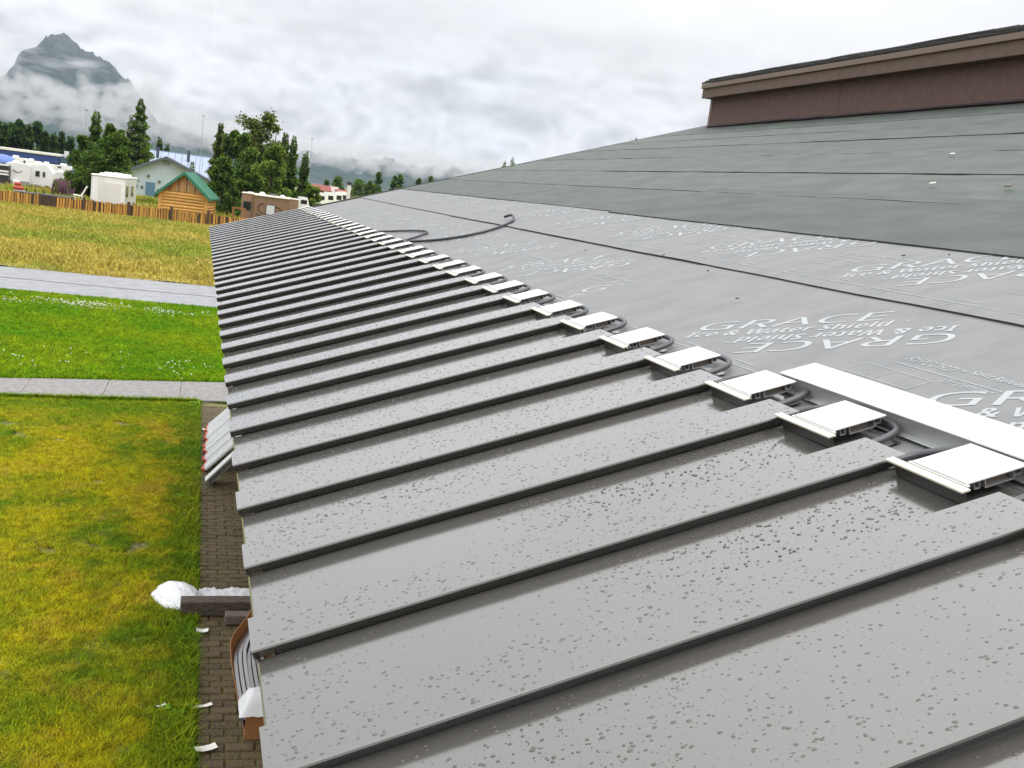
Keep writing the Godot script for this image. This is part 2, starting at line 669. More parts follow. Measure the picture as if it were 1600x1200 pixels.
func build_house() -> void:
	house = thing("house", "long low house whose roof is half covered with dark ribbed metal, half with underlay", "house")
	var wall_m := nmat(0.02, [[0.3, L(0.20, 0.15, 0.12)], [0.7, L(0.24, 0.18, 0.145)]], Vector3.ONE, 0.8, 4)
	var s := sf()
	box(s, Vector3(0.82, 1.42, -5.5), Vector3(0.16, 2.84, 16.6))
	put("wall", s, wall_m, house)
	s = sf()
	prism(s, PackedVector2Array([Vector2(0.9, 0), Vector2(15.2, 0), Vector2(15.2, 3.0), Vector2(8.5, 5.72), Vector2(0.9, 3.18)]), -13.8, -13.64)
	put("wall", s, wall_m, house)
	s = sf()
	prism(s, PackedVector2Array([Vector2(0.9, 0), Vector2(15.2, 0), Vector2(15.2, 3.0), Vector2(8.5, 5.72), Vector2(0.9, 3.18)]), 2.64, 2.8)
	put("wall", s, wall_m, house)
	s = sf()
	box(s, Vector3(15.3, 1.5, -5.5), Vector3(0.16, 3.0, 16.6))
	put("wall", s, wall_m, house)
	var trim := mat(0.055, 0.045, 0.038, 0.5)
	s = sf()
	box(s, Vector3(0.095, EAVE - 0.145, -5.6), Vector3(0.03, 0.2, 17.2))
	put("fascia", s, trim, house)
	s = sf()
	box(s, Vector3(0.45, EAVE - 0.235, -5.6), Vector3(0.66, 0.015, 17.2))
	put("soffit", s, trim, house)
	# the deck under everything
	s = sf()
	box(s, R(4.02, -0.0825, 5.62), Vector3(7.84, 0.09, 17.26))
	rp("roof_deck", s, mat(0.22, 0.16, 0.09, 0.9))
	s = sf()
	box(s, R(3.97, -0.079, 14.275), Vector3(7.9, 0.13, 0.03))
	rp("rake_board", s, trim)


func build_roof_metal() -> void:
	var metal := mat(0.084, 0.081, 0.073, 0.18, 0.15)
	metal.metallic_specular = 0.707
	metal.clearcoat_enabled = true
	metal.clearcoat = 1.0
	metal.clearcoat_roughness = 0.11
	var wav := noise_tex(0.012, [], 512, FastNoiseLite.TYPE_SIMPLEX_SMOOTH, 31, 3)
	wav.as_normal_map = true
	wav.bump_strength = 1.6
	metal.normal_enabled = true
	metal.normal_texture = wav
	metal.normal_scale = 0.10
	metal.uv1_triplanar = true
	metal.uv1_scale = Vector3.ONE * 1.3
	for n in range(-4, LAST + 1):
		var u0 := n * STEP
		# pan: flat trough with a drip edge at the eave
		var s := sf()
		var a := u0 + RIB - 0.02
		var b := u0 + STEP + 0.012
		var sag := rng.randf_range(-0.0015, 0.0015)
		var prof := [R(0.03, -LOW - 0.034, 0), R(-0.004, -LOW - 0.003, 0), R(0.0, -LOW, 0), R(0.35, -LOW + sag, 0), R(0.9, -LOW - sag, 0), R(1.40, -LOW, 0), R(1.40, -LOW - 0.004, 0)]
		for i in prof.size() - 1:
			quad(s, prof[i] + R(0, 0, a), prof[i + 1] + R(0, 0, a), prof[i + 1] + R(0, 0, b), prof[i] + R(0, 0, b))
		rp("roof_pan", s, metal)
		# rib: a cover that stands over the joint of two pans, its near side leaning out a little under a rolled edge
		s = sf()
		var e := -0.007 + rng.randf_range(-0.0015, 0.0015)
		var t := 1.328 + rng.randf_range(-0.003, 0.003)
		var cs := [Vector2(0.018, -LOW + 0.0006), Vector2(0.012, -0.017), Vector2(0.0, -0.0042), Vector2(0.0012, -0.0010), Vector2(0.004, 0.0), Vector2(RIB - 0.003, 0.0), Vector2(RIB, -0.003), Vector2(RIB, -LOW + 0.0006)]
		for i in cs.size() - 1:
			var p: Vector2 = cs[i]
			var q: Vector2 = cs[i + 1]
			quad(s, R(e, p.y, u0 + p.x), R(t, p.y, u0 + p.x), R(t, q.y, u0 + q.x), R(e, q.y, u0 + q.x))
		# end at the eave: folded down; end at the top: open, dark inside
		quad(s, R(e + 0.01, -LOW - 0.012, u0 + 0.004), R(e, -0.001, u0 + 0.003), R(e, -0.001, u0 + RIB - 0.003), R(e + 0.01, -LOW - 0.012, u0 + RIB - 0.003))
		quad(s, R(t - 0.02, -LOW, u0 + 0.006), R(t - 0.02, -LOW, u0 + RIB), R(t - 0.02, 0, u0 + RIB), R(t - 0.02, 0, u0 + 0.006))
		rp("roof_rib", s, metal)
	# raindrops lying on the metal
	var drop := sf()
	sphere(drop, Vector3.ZERO, Vector3.ONE, 4, 9, 0.0)
	drop.generate_normals()
	var dm := mat(0.075, 0.070, 0.062, 0.08)
	dm.metallic_specular = 0.5
	var where := []
	var count := 0
	while count < 175000:
		var u := rng.randf_range(-0.8, LAST * STEP + 0.14)
		var v := rng.randf_range(0.0, 1.32)
		var k := fposmod(u, STEP)
		var dens := 0.85 + 0.18 * noise.get_noise_2d(u * 2.6, v * 2.6)
		if rng.randf() > dens:
			continue
		count += 1
		if k < RIB and (k < 0.008 or k > RIB - 0.006):
			continue
		var w := 0.0 if k < RIB else -LOW
		var r := 0.0005 + 0.0030 * pow(rng.randf(), 4.0)
		var bs := Basis.from_scale(Vector3(r * rng.randf_range(1.0, 1.5), r * rng.randf_range(0.20, 0.36), r * rng.randf_range(0.8, 1.15)))
		where.append(roof_frame * Transform3D(Basis(Vector3.UP, rng.randf_range(-0.5, 0.5)) * bs, R(v, w, u)))
	stuff(multi("raindrops", drop.commit(), dm, where, []))
	tag(get_child(get_child_count() - 1), "raindrops beaded all over the dark metal roof panels", "raindrops")

	# aluminium end pieces in the pans, with the loops of heating cable between the ribs
	var alu := nmat(0.03, [[0.3, L(0.55, 0.55, 0.545)], [0.7, L(0.64, 0.64, 0.635)]], Vector3(6, 6, 30), 0.42, 21, 256)
	var cream := mat(0.56, 0.54, 0.45, 0.4)
	var brown := mat(0.050, 0.045, 0.040, 0.35)
	var web := mat(0.14, 0.11, 0.09, 0.5)
	var black := mat(0.060, 0.062, 0.068, 0.38)
	var grey := mat(0.45, 0.45, 0.45, 0.35, 0.6)
	var mesh_top: Mesh
	var mesh_bar: Mesh
	var mesh_under: Mesh
	var mesh_web: Mesh
	var mesh_fins: Mesh
	var s := sf()
	box(s, R(1.357, 0.0115, 0.264), Vector3(0.137, 0.004, 0.156), Basis.IDENTITY, 0.001)
	box(s, R(1.2885, 0.0085, 0.266), Vector3(0.008, 0.004, 0.17), Basis.IDENTITY, 0.0008)
	s.generate_normals()
	mesh_top = s.commit()
	s = sf()
	box(s, R(1.274, 0.0065, 0.283), Vector3(0.020, 0.0045, 0.226), Basis.IDENTITY, 0.0008)
	s.generate_normals()
	mesh_bar = s.commit()
	s = sf()
	box(s, R(1.279, -0.0105, 0.281), Vector3(0.006, 0.029, 0.20))
	s.generate_normals()
	mesh_under = s.commit()
	s = sf()
	box(s, R(1.365, 0.0, 0.272), Vector3(0.056, 0.018, 0.13))
	s.generate_normals()
	mesh_web = s.commit()
	s = sf()
	for q in [[1.297, 0.002, 0.016], [1.310, 0.0015, 0.016], [1.322, 0.0015, 0.016], [1.334, 0.002, 0.018], [1.398, 0.002, 0.018], [1.414, 0.0018, 0.012]]:
		box(s, R(q[0], 0.0095 - q[2] / 2, 0.268), Vector3(q[1], q[2], 0.15))
	for q in [[1.316, -0.0065, 0.013], [1.365, -0.0095, 0.064], [1.406, -0.0035, 0.014]]:
		box(s, R(q[0], q[1], 0.266), Vector3(q[2], 0.0018, 0.146))
	s.generate_normals()
	mesh_fins = s.commit()
	for n in range(-3, LAST):
		var o := Node3D.new()
		o.name = "end_piece"
		house.add_child(o, true)
		o.transform = roof_frame * Transform3D(Basis(Vector3.UP, rng.randf_range(-0.012, 0.012)), R(rng.randf_range(-0.004, 0.004), 0, n * STEP + rng.randf_range(-0.004, 0.004)))
		inst("plate", mesh_top, alu, o)
		inst("front_bar", mesh_bar, cream, o)
		inst("flange", mesh_under, brown, o)
		inst("web", mesh_web, web, o)
		inst("channel_rail", mesh_fins, grey, o)
		# cable: out of the rib beyond, behind the plate, round its upper end and back into the rib on this side
		var j := rng.randf_range(-0.008, 0.008)
		var w := -0.009
		s = sf()
		tube(s, curve([R(1.29, w, 0.412), R(1.335, w, 0.410), R(1.365, w + 0.002, 0.398), R(1.405 + j, w + 0.003, 0.372), R(1.432 + j, w + 0.002, 0.32), R(1.444 + j, w, 0.25), R(1.440 + j, w, 0.185), R(1.420 + j * 0.5, w, 0.142), R(1.385, w, 0.122), R(1.34, w, 0.112), R(1.29, w, 0.108)], 5), 0.0085, 10)
		put("heating_cable", s, black, o)


func sheet(called: String, v0: float, v1: float, u0: float, u1: float, w: float, m: Material, edge_m: Material, wrinkle: float, lift: float, seed_: int, skew := 0.0) -> MeshInstance3D:
	# a rolled-out sheet with soft wrinkles and a lower edge and end edges that stand a little proud
	var nv := maxi(6, int((v1 - v0) / 0.06))
	var nu := maxi(6, int((u1 - u0) / 0.09))
	var g := []
	for i in nu + 1:
		var row := []
		for j in nv + 1:
			var u := lerpf(u0, u1, float(i) / nu)
			var v := lerpf(v0 + noise.get_noise_2d(u * 0.7, seed_) * 0.010 + skew * (u - u0), v1, float(j) / nv)
			var q := Vector2((u + v) * 0.9 + seed_ * 3.1, (v - u) * 3.0)
			var h := noise.get_noise_2d(u * 1.1 + seed_ * 5.0, v * 4.0) * wrinkle + noise2.get_noise_2d(q.x, q.y) * wrinkle * 0.6
			if j == 0:
				h = maxf(h, 0.0) + lift * clampf(0.6 + noise.get_noise_2d(u * 1.7, seed_ * 9.0) * 1.6, 0.4, 1.6)
			row.append(R(v, w + maxf(h, -0.002), u))
		g.append(row)
	var s := sf()
	s.set_smooth_group(0)
	for i in nu:
		for j in nv:
			quad(s, g[i][j], g[i][j + 1], g[i + 1][j + 1], g[i + 1][j])
	var o := rp(called, s, m)
	s = sf()
	var d := Vector3(0, -0.0045, 0)
	for i in nu:
		quad(s, g[i][0] + d, g[i][0] - Vector3(0.0025, 0, 0), g[i + 1][0] - Vector3(0.0025, 0, 0), g[i + 1][0] + d)
	for j in nv:
		quad(s, g[0][j], g[0][j] + d, g[0][j + 1] + d, g[0][j + 1])
	put("sheet_edge", s, edge_m, o)
	return o


func lettering(text: String, width: float, height: float, bold: bool, x: float, y: float, turned: bool, slant := 0.0) -> Array:
	var f := SystemFont.new()
	f.font_names = PackedStringArray(["Droid Sans"])
	f.font_weight = 700 if bold else 400
	var t := TextMesh.new()
	t.text = text
	t.font = f
	t.font_size = 64
	t.pixel_size = 0.01
	t.depth = 0.0
	t.curve_step = 2.0
	var a := t.get_mesh_arrays()
	var v: PackedVector3Array = a[Mesh.ARRAY_VERTEX]
	var lo := Vector2(1e9, 1e9)
	var hi := -lo
	for p in v:
		lo = lo.min(Vector2(p.x, p.y))
		hi = hi.max(Vector2(p.x, p.y))
	var out := []
	var index: PackedInt32Array = a[Mesh.ARRAY_INDEX]
	for i in index:
		var p := (Vector2(v[i].x, v[i].y) - lo) / (hi - lo) * Vector2(width, height)
		p.x += p.y * slant
		p = Vector2(x + width - p.x, y + height - p.y) if turned else Vector2(x, y) + p
		out.append(p)
	return out


func build_membrane() -> void:
	var edge := mat(0.075, 0.075, 0.078, 0.8)
	var grey := nmat(0.006, [[0.15, L(0.148, 0.153, 0.156)], [0.4, L(0.165, 0.170, 0.173)], [0.6, L(0.176, 0.178, 0.178)], [0.85, L(0.196, 0.190, 0.184)]], Vector3(0.5, 0.5, 0.9), 0.58, 14, 1024)
	grey.metallic_specular = 0.5
	sheet("membrane_sheet", 0.03, 2.26, 2.98, 14.26, -0.0345, grey, edge, 0.0004, 0.0, 1)
	sheet("membrane_sheet", 0.03, 2.26, -2.9, 3.02, -0.0320, grey, edge, 0.0004, 0.0, 2)
	sheet("membrane_sheet", 2.185, 2.95, 8.2, 14.26, -0.0290, grey, edge, 0.0004, 0.0012, 3, 0.004)
	sheet("membrane_sheet", 2.185, 2.95, -2.9, 8.25, -0.0265, grey, edge, 0.0004, 0.0012, 4)
	var felts := []
	for k in 6:
		var t := [1.0, 0.86, 1.12, 0.94, 1.2, 1.05][k] as float
		var m := nmat(0.01, [[0.2, L(0.042 * t, 0.056 * t, 0.047 * t)], [0.5, L(0.054 * t, 0.069 * t, 0.059 * t)], [0.8, L(0.070 * t, 0.086 * t, 0.073 * t)]], Vector3(0.7, 0.7, 0.35), 0.62, 50 + k)
		m.metallic_specular = 0.5
		relief(m, 0.25, 0.06, 60 + k)
		felts.append(m)
	var w := -0.0235
	var starts := [2.835, 3.545, 4.262, 5.02, 5.725, 6.34, 6.91]
	for k in starts.size():
		var v0: float = starts[k]
		var v1: float = v0 + 0.82 if k < 6 else 7.85
		var cut: float = [5.75, 1.9, 9.6, 4.4, 7.9, 2.6, 6.2][k]
		sheet("felt_sheet", v0, v1, cut - 0.06, 14.28, w + k * 0.0012, felts[(k * 2) % 6], edge, 0.0024, 0.0022 if k > 0 else 0.0012, 10 + k)
		sheet("felt_sheet", v0 - (0.035 if k == 0 else 0.012), v1, -2.9, cut, w + 0.0026 + k * 0.0012, felts[(k * 2 + 1) % 6], edge, 0.0024, 0.0022 if k > 0 else 0.0012, 20 + k)

	# white print on the membrane
	var ink := mat(0.34, 0.36, 0.365, 0.55)
	var logo := []
	logo += lettering("GRACE", 0.62, 0.104, false, 0.0, -0.008, false, 0.25)
	logo += lettering("Ice & Water Shield", 0.66, 0.066, true, -0.01, -0.090, false, 0.25)
	logo += lettering("®", 0.03, 0.024, false, 0.69, -0.052, false)
	logo += lettering("Ice & Water Shield", 0.66, 0.066, true, 0.205, -0.190, true, 0.25)
	logo += lettering("®", 0.03, 0.024, false, 0.155, -0.190, true)
	logo += lettering("GRACE", 0.62, 0.104, false, 0.255, -0.312, true, 0.25)
	var small := []
	small += lettering("RIPCORD", 0.175, 0.036, false, 0.0, 0.0, false, 0.2)
	small += lettering("™", 0.03, 0.016, false, 0.185, 0.018, false)
	small += lettering("Split Release", 0.20, 0.034, true, 0.225, 0.014, false, 0.2)
	small += lettering("On Demand", 0.17, 0.032, false, 0.22, -0.066, false, 0.2)
	for q in [[0.0, -0.030, 0.43, 0.004], [-0.06, -0.155, 0.27, 0.003], [-0.06, -0.078, 0.27, 0.003], [-0.06, -0.155, 0.003, 0.08], [0.21, -0.155, 0.003, 0.08], [0.07, -0.155, 0.003, 0.08]]:
		for p in [[0, 0], [1, 1], [1, 0], [0, 0], [0, 1], [1, 1]]:
			small.append(Vector2(q[0] + q[2] * p[0], q[1] + q[3] * p[1]))
	var logo_mesh := print_mesh(logo, Basis(Vector3(1, 0, 1) / sqrt(2.0), Vector3(1, 0, -1) / sqrt(2.0), Vector3.UP))
	var small_mesh := print_mesh(small, Basis(Vector3(0, 0, 1), Vector3(1, 0, 0), Vector3.UP))
	for row in [[1.90, 1.585, -0.0309], [2.17, 2.375, -0.0254]]:
		for k in range(-2, 11):
			var u: float = row[0] + 1.2 * k
			if u > 13.2:
				continue
			var lift := 0.0 if u < 2.98 and row[1] < 2.0 or u < 8.2 and row[1] > 2.0 else -0.0025
			var o := inst("printed_lettering", logo_mesh, ink, house)
			o.transform = roof_frame * Transform3D(Basis.IDENTITY, R(row[1], row[2] + lift, u))
			if u > 0.0:
				o = inst("printed_notice", small_mesh, ink, house)
				o.transform = roof_frame * Transform3D(Basis.IDENTITY, R(row[1] + 0.21, row[2] + lift, u - 0.86))
	# dashed guide lines along the sheets' lower edges
	var s := sf()
	for row in [[1.468, -0.0309, 3.0], [2.262, -0.0254, 8.1]]:
		var u := -1.5
		while u < row[2]:
			quad(s, R(row[0], row[1], u + 0.30), R(row[0], row[1], u), R(row[0] + 0.004, row[1], u), R(row[0] + 0.004, row[1], u + 0.30))
			quad(s, R(row[0] + 0.03, row[1], u + 0.22), R(row[0] + 0.03, row[1], u + 0.12), R(row[0] + 0.034, row[1], u + 0.12), R(row[0] + 0.034, row[1], u + 0.22))
			quad(s, R(row[0] - 0.05, row[1], u + 0.204), R(row[0] - 0.05, row[1], u + 0.20), R(row[0], row[1], u + 0.20), R(row[0], row[1], u + 0.204))
			u += 0.34
	rp("guide_line", s, ink)


func print_mesh(pts: Array, b: Basis) -> Mesh:
	var s := sf()
	s.set_normal(Vector3.UP)
	for p in pts:
		s.set_normal(Vector3.UP)
		s.add_vertex(b * Vector3(p.x, p.y, 0))
	return s.commit()


func build_dormer() -> void:
	var x0 := 7.62 * cos(PITCH)
	var y0 := EAVE + 7.62 * sin(PITCH)
	var siding := nmat(0.015, [[0.3, L(0.100, 0.056, 0.049)], [0.7, L(0.118, 0.068, 0.060)]], Vector3(1, 1, 1), 0.75, 33)
	var trim := nmat(0.015, [[0.3, L(0.108, 0.069, 0.050)], [0.7, L(0.125, 0.081, 0.060)]], Vector3(1, 1, 1), 0.65, 34)
	var drip := mat(0.185, 0.132, 0.102, 0.6)
	var shingle := nmat(0.2, [[0.3, L(0.022, 0.020, 0.020)], [0.7, L(0.048, 0.044, 0.044)]], Vector3.ONE * 3, 0.9, 35)
	var z1 := -13.66
	# siding panels with joint gaps of 6 mm
	var z := z1 + 0.07
	while z < 3.0:
		var e := minf(z + 3.4, 3.0)
		var s := sf()
		box(s, Vector3(x0 + 0.02, y0 + 0.16, (z + e) / 2), Vector3(0.03, 0.86, e - z - 0.007), Basis.IDENTITY, 0.002)
		put("siding_panel", s, siding, house)
		z = e
	var s := sf()
	box(s, Vector3(x0 + 0.06, y0 + 0.16, (z1 + 3.0) / 2), Vector3(0.05, 0.85, 3.0 - z1))
	put("dormer_wall", s, mat(0.03, 0.026, 0.024), house)
	s = sf()
	prism(s, PackedVector2Array([Vector2(x0 + 0.05, y0 - 0.2), Vector2(x0 + 4.0, y0 + 1.2), Vector2(x0 + 4.0, y0 + 1.65), Vector2(x0 + 0.05, y0 + 0.42)]), z1, z1 + 0.06)
	put("dormer_wall", s, siding, house)
	s = sf()
	box(s, Vector3(x0 + 0.02, y0 + 0.16, z1 + 0.035), Vector3(0.05, 0.86, 0.075), Basis.IDENTITY, 0.004)
	put("corner_board", s, drip, house)
	# eave of the upper roof
	var fx := x0 - 0.13
	var fb := y0 + 0.405
	s = sf()
	box(s, Vector3(fx + 0.085, fb + 0.012, (z1 - 0.04 + 3.0) / 2), Vector3(0.15, 0.012, 3.04 - z1))
	put("dormer_soffit", s, trim, house)
	z = z1 - 0.05
	while z < 3.0:
		var e := minf(z + 3.66, 3.0)
		s = sf()
		box(s, Vector3(fx, fb + 0.07, (z + e) / 2), Vector3(0.022, 0.14, e - z - 0.004), Basis.IDENTITY, 0.002)
		put("fascia_board", s, trim, house)
		s = sf()
		box(s, Vector3(fx - 0.018, fb + 0.174, (z + e) / 2), Vector3(0.05, 0.064, e - z - 0.004), Basis.IDENTITY, 0.003)
		put("drip_board", s, drip, house)
		z = e
	s = sf()
	var sl := Basis(Vector3(0, 0, 1), PITCH)
	prism(s, PackedVector2Array([Vector2(fx - 0.02, fb + 0.2), Vector2(fx + 4.4, fb + 0.2), Vector2(fx + 4.4, fb + 1.63), Vector2(fx - 0.02, fb + 0.212)]), z1 - 0.04, 3.0)
	put("upper_roof", s, mat(0.02, 0.018, 0.018), house)
	# shingles in overlapping rows, their uneven edges against the sky
	for row in 3:
		z = z1 - 0.06
		while z < 3.0:
			var wd := rng.randf_range(0.22, 0.40)
			s = sf()
			box(s, Vector3(fx + 0.10 + row * 0.055, fb + 0.262 + row * 0.034 + rng.randf_range(0.0, 0.010), z + wd / 2), Vector3(0.30, 0.024 + rng.randf_range(0.0, 0.008), wd - 0.004), sl * Basis(Vector3(1, 0, 0), rng.randf_range(-0.012, 0.012)), 0.003)
			put("shingle", s, shingle, house)
			z += wd
	# flashing at the foot of the wall
	s = sf()
	z = z1 - 0.05
	while z < 3.0:
		var a := Vector3(x0 - 0.05, y0 - 0.012 + noise.get_noise_1d(z * 1.3) * 0.012, z)
		var b := Vector3(x0 - 0.05, y0 - 0.012 + noise.get_noise_1d((z + 0.2) * 1.3) * 0.012, z + 0.2)
		quad(s, a, b, b + Vector3(0.06, 0.034, 0), a + Vector3(0.06, 0.034, 0))
		z += 0.2
	put("flashing", s, mat(0.015, 0.015, 0.016, 0.6), house)


func build_roof_things() -> void:
	# loose white aluminium channel lying on the membrane
	var white := nmat(0.02, [[0.3, L(0.55, 0.55, 0.545)], [0.7, L(0.64, 0.64, 0.635)]], Vector3(4, 4, 30), 0.4, 70, 256)
	var side := mat(0.52, 0.53, 0.52, 0.35, 0.55)
	var ch := thing("aluminium_channel", "long white aluminium channel lying loose on the grey printed membrane", "channel")
	ch.transform = roof_frame
	var s := sf()
	box(s, R(1.487, 0.016, 0.0), Vector3(0.108, 0.004, 2.14), Basis.IDENTITY, 0.001)
	put("top_face", s, white, ch)
	s = sf()
	box(s, R(1.4385, -0.006, 0.0), Vector3(0.004, 0.040, 2.14))
	box(s, R(1.5355, -0.006, 0.0), Vector3(0.004, 0.040, 2.14))
	put("side_face", s, side, ch)
	s = sf()
	box(s, R(1.431, -0.0245, 0.002), Vector3(0.024, 0.003, 2.14), Basis.IDENTITY, 0.0008)
	put("lip", s, side, ch)
	for q in ch.get_children():
		q.rotation.y = 0.0

	# black cable lying in a bend on the membrane
	var rubber := mat(0.028, 0.030, 0.036, 0.4)
	s = sf()
	var w := -0.020
	tube(s, curve([R(1.30, -0.004, 8.42), R(1.36, w, 8.35), R(1.50, w, 7.95), R(1.66, w, 7.50), R(1.72, w, 7.22), R(1.712, w, 7.04), R(1.64, w, 6.93), R(1.53, w, 6.83), R(1.45, w, 6.80)], 8), 0.009, 10)
	var o := put("black_cable", s, rubber)
	o.transform = roof_frame
	tag(o, "black cable bent into a pointed loop, lying next to the end pieces", "cable")
	s = sf()
	tube(s, curve([R(1.33, -0.004, 6.98), R(1.42, w, 6.82), R(1.50, w, 6.62), R(1.66, w, 6.32), R(1.84, w, 6.20), R(2.05, w, 6.24), R(2.26, w + 0.004, 6.44), R(2.335, w + 0.02, 6.62), R(2.335, w + 0.03, 6.69), R(2.30, w + 0.02, 6.75)], 8), 0.0105, 10)
	o = put("black_cable", s, rubber)
	o.transform = roof_frame
	tag(o, "long black cable curving up over the grey membrane to a hooked end", "cable")

	# bits of debris
	var dark := mat(0.03, 0.028, 0.026, 0.8)
	for q in [[1152, 466, "small dark scrap on the membrane beside the large printed lettering"], [1106, 423, "dark crumb lying close to the long overlap of the membrane"], [1412, 399, "dark crumb on the membrane just below the green felt, right of the printing"], [1483, 398, "second dark crumb below the green felt, nearer the right edge"], [1037, 398, "tiny dark crumb above the middle of the overlap line"], [915, 391, "tiny dark crumb beside the overlap, left of the others"]]:
		var d: Vector3 = roof_hit(q[0], q[1], -0.015)
		s = sf()
		box(s, Vector3.ZERO, Vector3(rng.randf_range(0.008, 0.018), 0.004, rng.randf_range(0.006, 0.012)), Basis(Vector3.UP, rng.randf() * 3.0), 0.003)
		o = put("debris_crumb", s, dark)
		o.transform = Transform3D(roof_frame.basis, d)
		tag(o, q[2], "debris")
	var pale := mat(0.72, 0.70, 0.64, 0.7)
	for q in [[1488, 240, 0.0, "small white scrap on the green felt, under the dormer wall"], [1457, 286, 0.0, "small white scrap lower on the green felt"], [1576, 290, 1.0, "brownish scrap on the green felt near the right edge"]]:
		var d: Vector3 = roof_hit(q[0], q[1], 0.0)
		s = sf()
		box(s, Vector3.ZERO, Vector3(0.028, 0.006, 0.03) * (1.0 + q[2] * 0.2), Basis(Vector3.UP, 0.4), 0.002)
		o = put("felt_scrap", s, pale if q[2] == 0.0 else mat(0.16, 0.12, 0.10, 0.8))
		o.transform = Transform3D(roof_frame.basis, d)
		tag(o, q[3], "scrap")


func roof_hit(x: float, y: float, w: float) -> Vector3:
	var d: Vector3 = AXES[0] * ((x - 800.0) / FOCAL) + AXES[1] * ((y - 600.0) / FOCAL) + AXES[2]
	var n := roof_frame.basis.y
	var t := (n.dot(roof_frame.origin) + w - n.dot(EYE)) / n.dot(d)
	return EYE + d * t


func ground_hit(x: float, y: float, h := 0.0) -> Vector3:
	var d: Vector3 = AXES[0] * ((x - 800.0) / FOCAL) + AXES[1] * ((y - 600.0) / FOCAL) + AXES[2]
	return EYE + d * ((h - EYE.y) / d.y)


# ---------------------------------------------------------------- beside the house
func build_yard() -> void:
	var bricks := Node3D.new()
	bricks.name = "brick_walk"
	add_child(bricks)
	structure(bricks)
	var bed := nmat(0.05, [[0.3, L(0.030, 0.026, 0.012)], [0.55, L(0.075, 0.070, 0.010)], [0.8, L(0.12, 0.105, 0.012)]], Vector3.ONE * 1.6, 1.0, 80, 512, true)
	var s := sf()
	box(s, Vector3(0.41, -0.028, -10.1), Vector3(0.69, 0.05, 12.3))
	put("moss_bed", s, bed, bricks)
	var mats := []
	for k in 4:
		var t: float = [0.85, 1.0, 1.15, 1.35][k]
		var m := nmat(0.035, [[0.2, L(0.048 * t, 0.030 * t, 0.019 * t)], [0.5, L(0.082 * t, 0.052 * t, 0.033 * t)], [0.56, L(0.078 * t, 0.060 * t, 0.036 * t)], [0.66, L(0.125, 0.110, 0.012)]], Vector3.ONE * 2.2, 0.75, 81 + k, 512, true)
		mats.append(relief(m, 0.15, 0.25, 90 + k))
	var shapes := []
	for k in 5:
		s = sf()
		box(s, Vector3.ZERO, Vector3(0.192 - 0.004 * (k % 3), 0.05, 0.096 - 0.003 * (k % 2)), Basis.IDENTITY, 0.009)
		s.generate_normals()
		shapes.append(s.commit())
	var rest := SurfaceTool.new()
	var count := 0
	for row in 120:
		var z := -4.02 - row * 0.1035
		var x := 0.085 + (0.0 if row % 2 == 0 else -0.1)
		while x < 0.72:
			var w := 0.2
			var cx := x + 0.1
			if x < 0.08:
				cx = 0.135
				w = 0.1
			var b := Basis(Vector3.UP, rng.randf_range(-0.05, 0.05)) * Basis(Vector3(0, 0, 1), rng.randf_range(-0.03, 0.03)) * Basis(Vector3(1, 0, 0), rng.randf_range(-0.04, 0.04))
			if w < 0.2:
				b = b * Basis.from_scale(Vector3(0.5, 1, 1))
			var t := Transform3D(b, Vector3(cx, -0.018 + rng.randf_range(-0.007, 0.006), z))
			var k := rng.randi() % 5
			if count < 300:
				var o := inst("brick", shapes[k], mats[rng.randi() % 4], bricks)
				o.transform = t
			else:
				rest.append_from(shapes[k], 0, t)
			count += 1
			x += 0.2
	stuff(inst("far_bricks", rest.commit(), mats[1], bricks))

	# white plastic bag
	var plastic := mat(0.80, 0.81, 0.83, 0.35)
	plastic.backlight_enabled = true
	plastic.backlight = Color(0.25, 0.25, 0.26)
	s = sf()
	s.set_smooth_group(0)
	var g := []
	for i in 40:
		var row := []
		for k in 60:
			var th := PI * 0.5 * i / 39.0 * 1.15
			var ph := TAU * k / 60.0
			var d := Vector3(sin(th) * cos(ph), maxf(cos(th), -0.02), sin(th) * sin(ph))
			var rr := 1.0 + noise.get_noise_3dv(d * 0.7 + Vector3(4, 0, 0)) * 0.14 + absf(noise.get_noise_3dv(d * 1.1)) * 0.10 + noise2.get_noise_3dv(d * 3.0) * 0.03
			row.append(Vector3(d.x * 0.20, d.y * 0.15, d.z * 0.30) * rr)
		g.append(row)
	for i in 39:
		for k in 60:
			quad(s, g[i][k], g[i][(k + 1) % 60], g[i + 1][(k + 1) % 60], g[i + 1][k])
	var o := put("plastic_bag", s, plastic)
	o.transform = Transform3D(Basis(Vector3.UP, 0.5), Vector3(-0.08, 0.0, -8.05))
	tag(o, "crumpled white plastic bag on the grass at the end of the dark timber", "bag")
	# crumpled paper strip behind the timber
	s = sf()
	s.set_smooth_group(0)
	g = []
	for i in 19:
		var row := []
		for k in 7:
			row.append(Vector3(i * 0.027, 0.02 + absf(noise2.get_noise_2d(i * 0.45, k * 0.6)) * 0.09, (k - 3) * 0.036 + noise.get_noise_1d(i * 0.4) * 0.01))
		g.append(row)
	for i in 18:
		for k in 6:
			quad(s, g[i][k], g[i][k + 1], g[i + 1][k + 1], g[i + 1][k])
	o = put("paper_strip", s, mat(0.62, 0.63, 0.64, 0.6))
	o.position = Vector3(0.10, 0.0, -8.16)
	tag(o, "crumpled whitish strip of paper lying on the bricks behind the dark timber", "paper")

	var timber := nmat(0.02, [[0.2, L(0.045, 0.034, 0.026)], [0.5, L(0.085, 0.066, 0.052)], [0.8, L(0.16, 0.125, 0.10)]], Vector3(0.8, 9, 9), 0.85, 91)
	relief(timber, 0.05, 0.3, 92)
	s = sf()
	box(s, Vector3(0.36, 0.082, -7.75), Vector3(0.84, 0.135, 0.15), Basis(Vector3.UP, 0.03), 0.008)
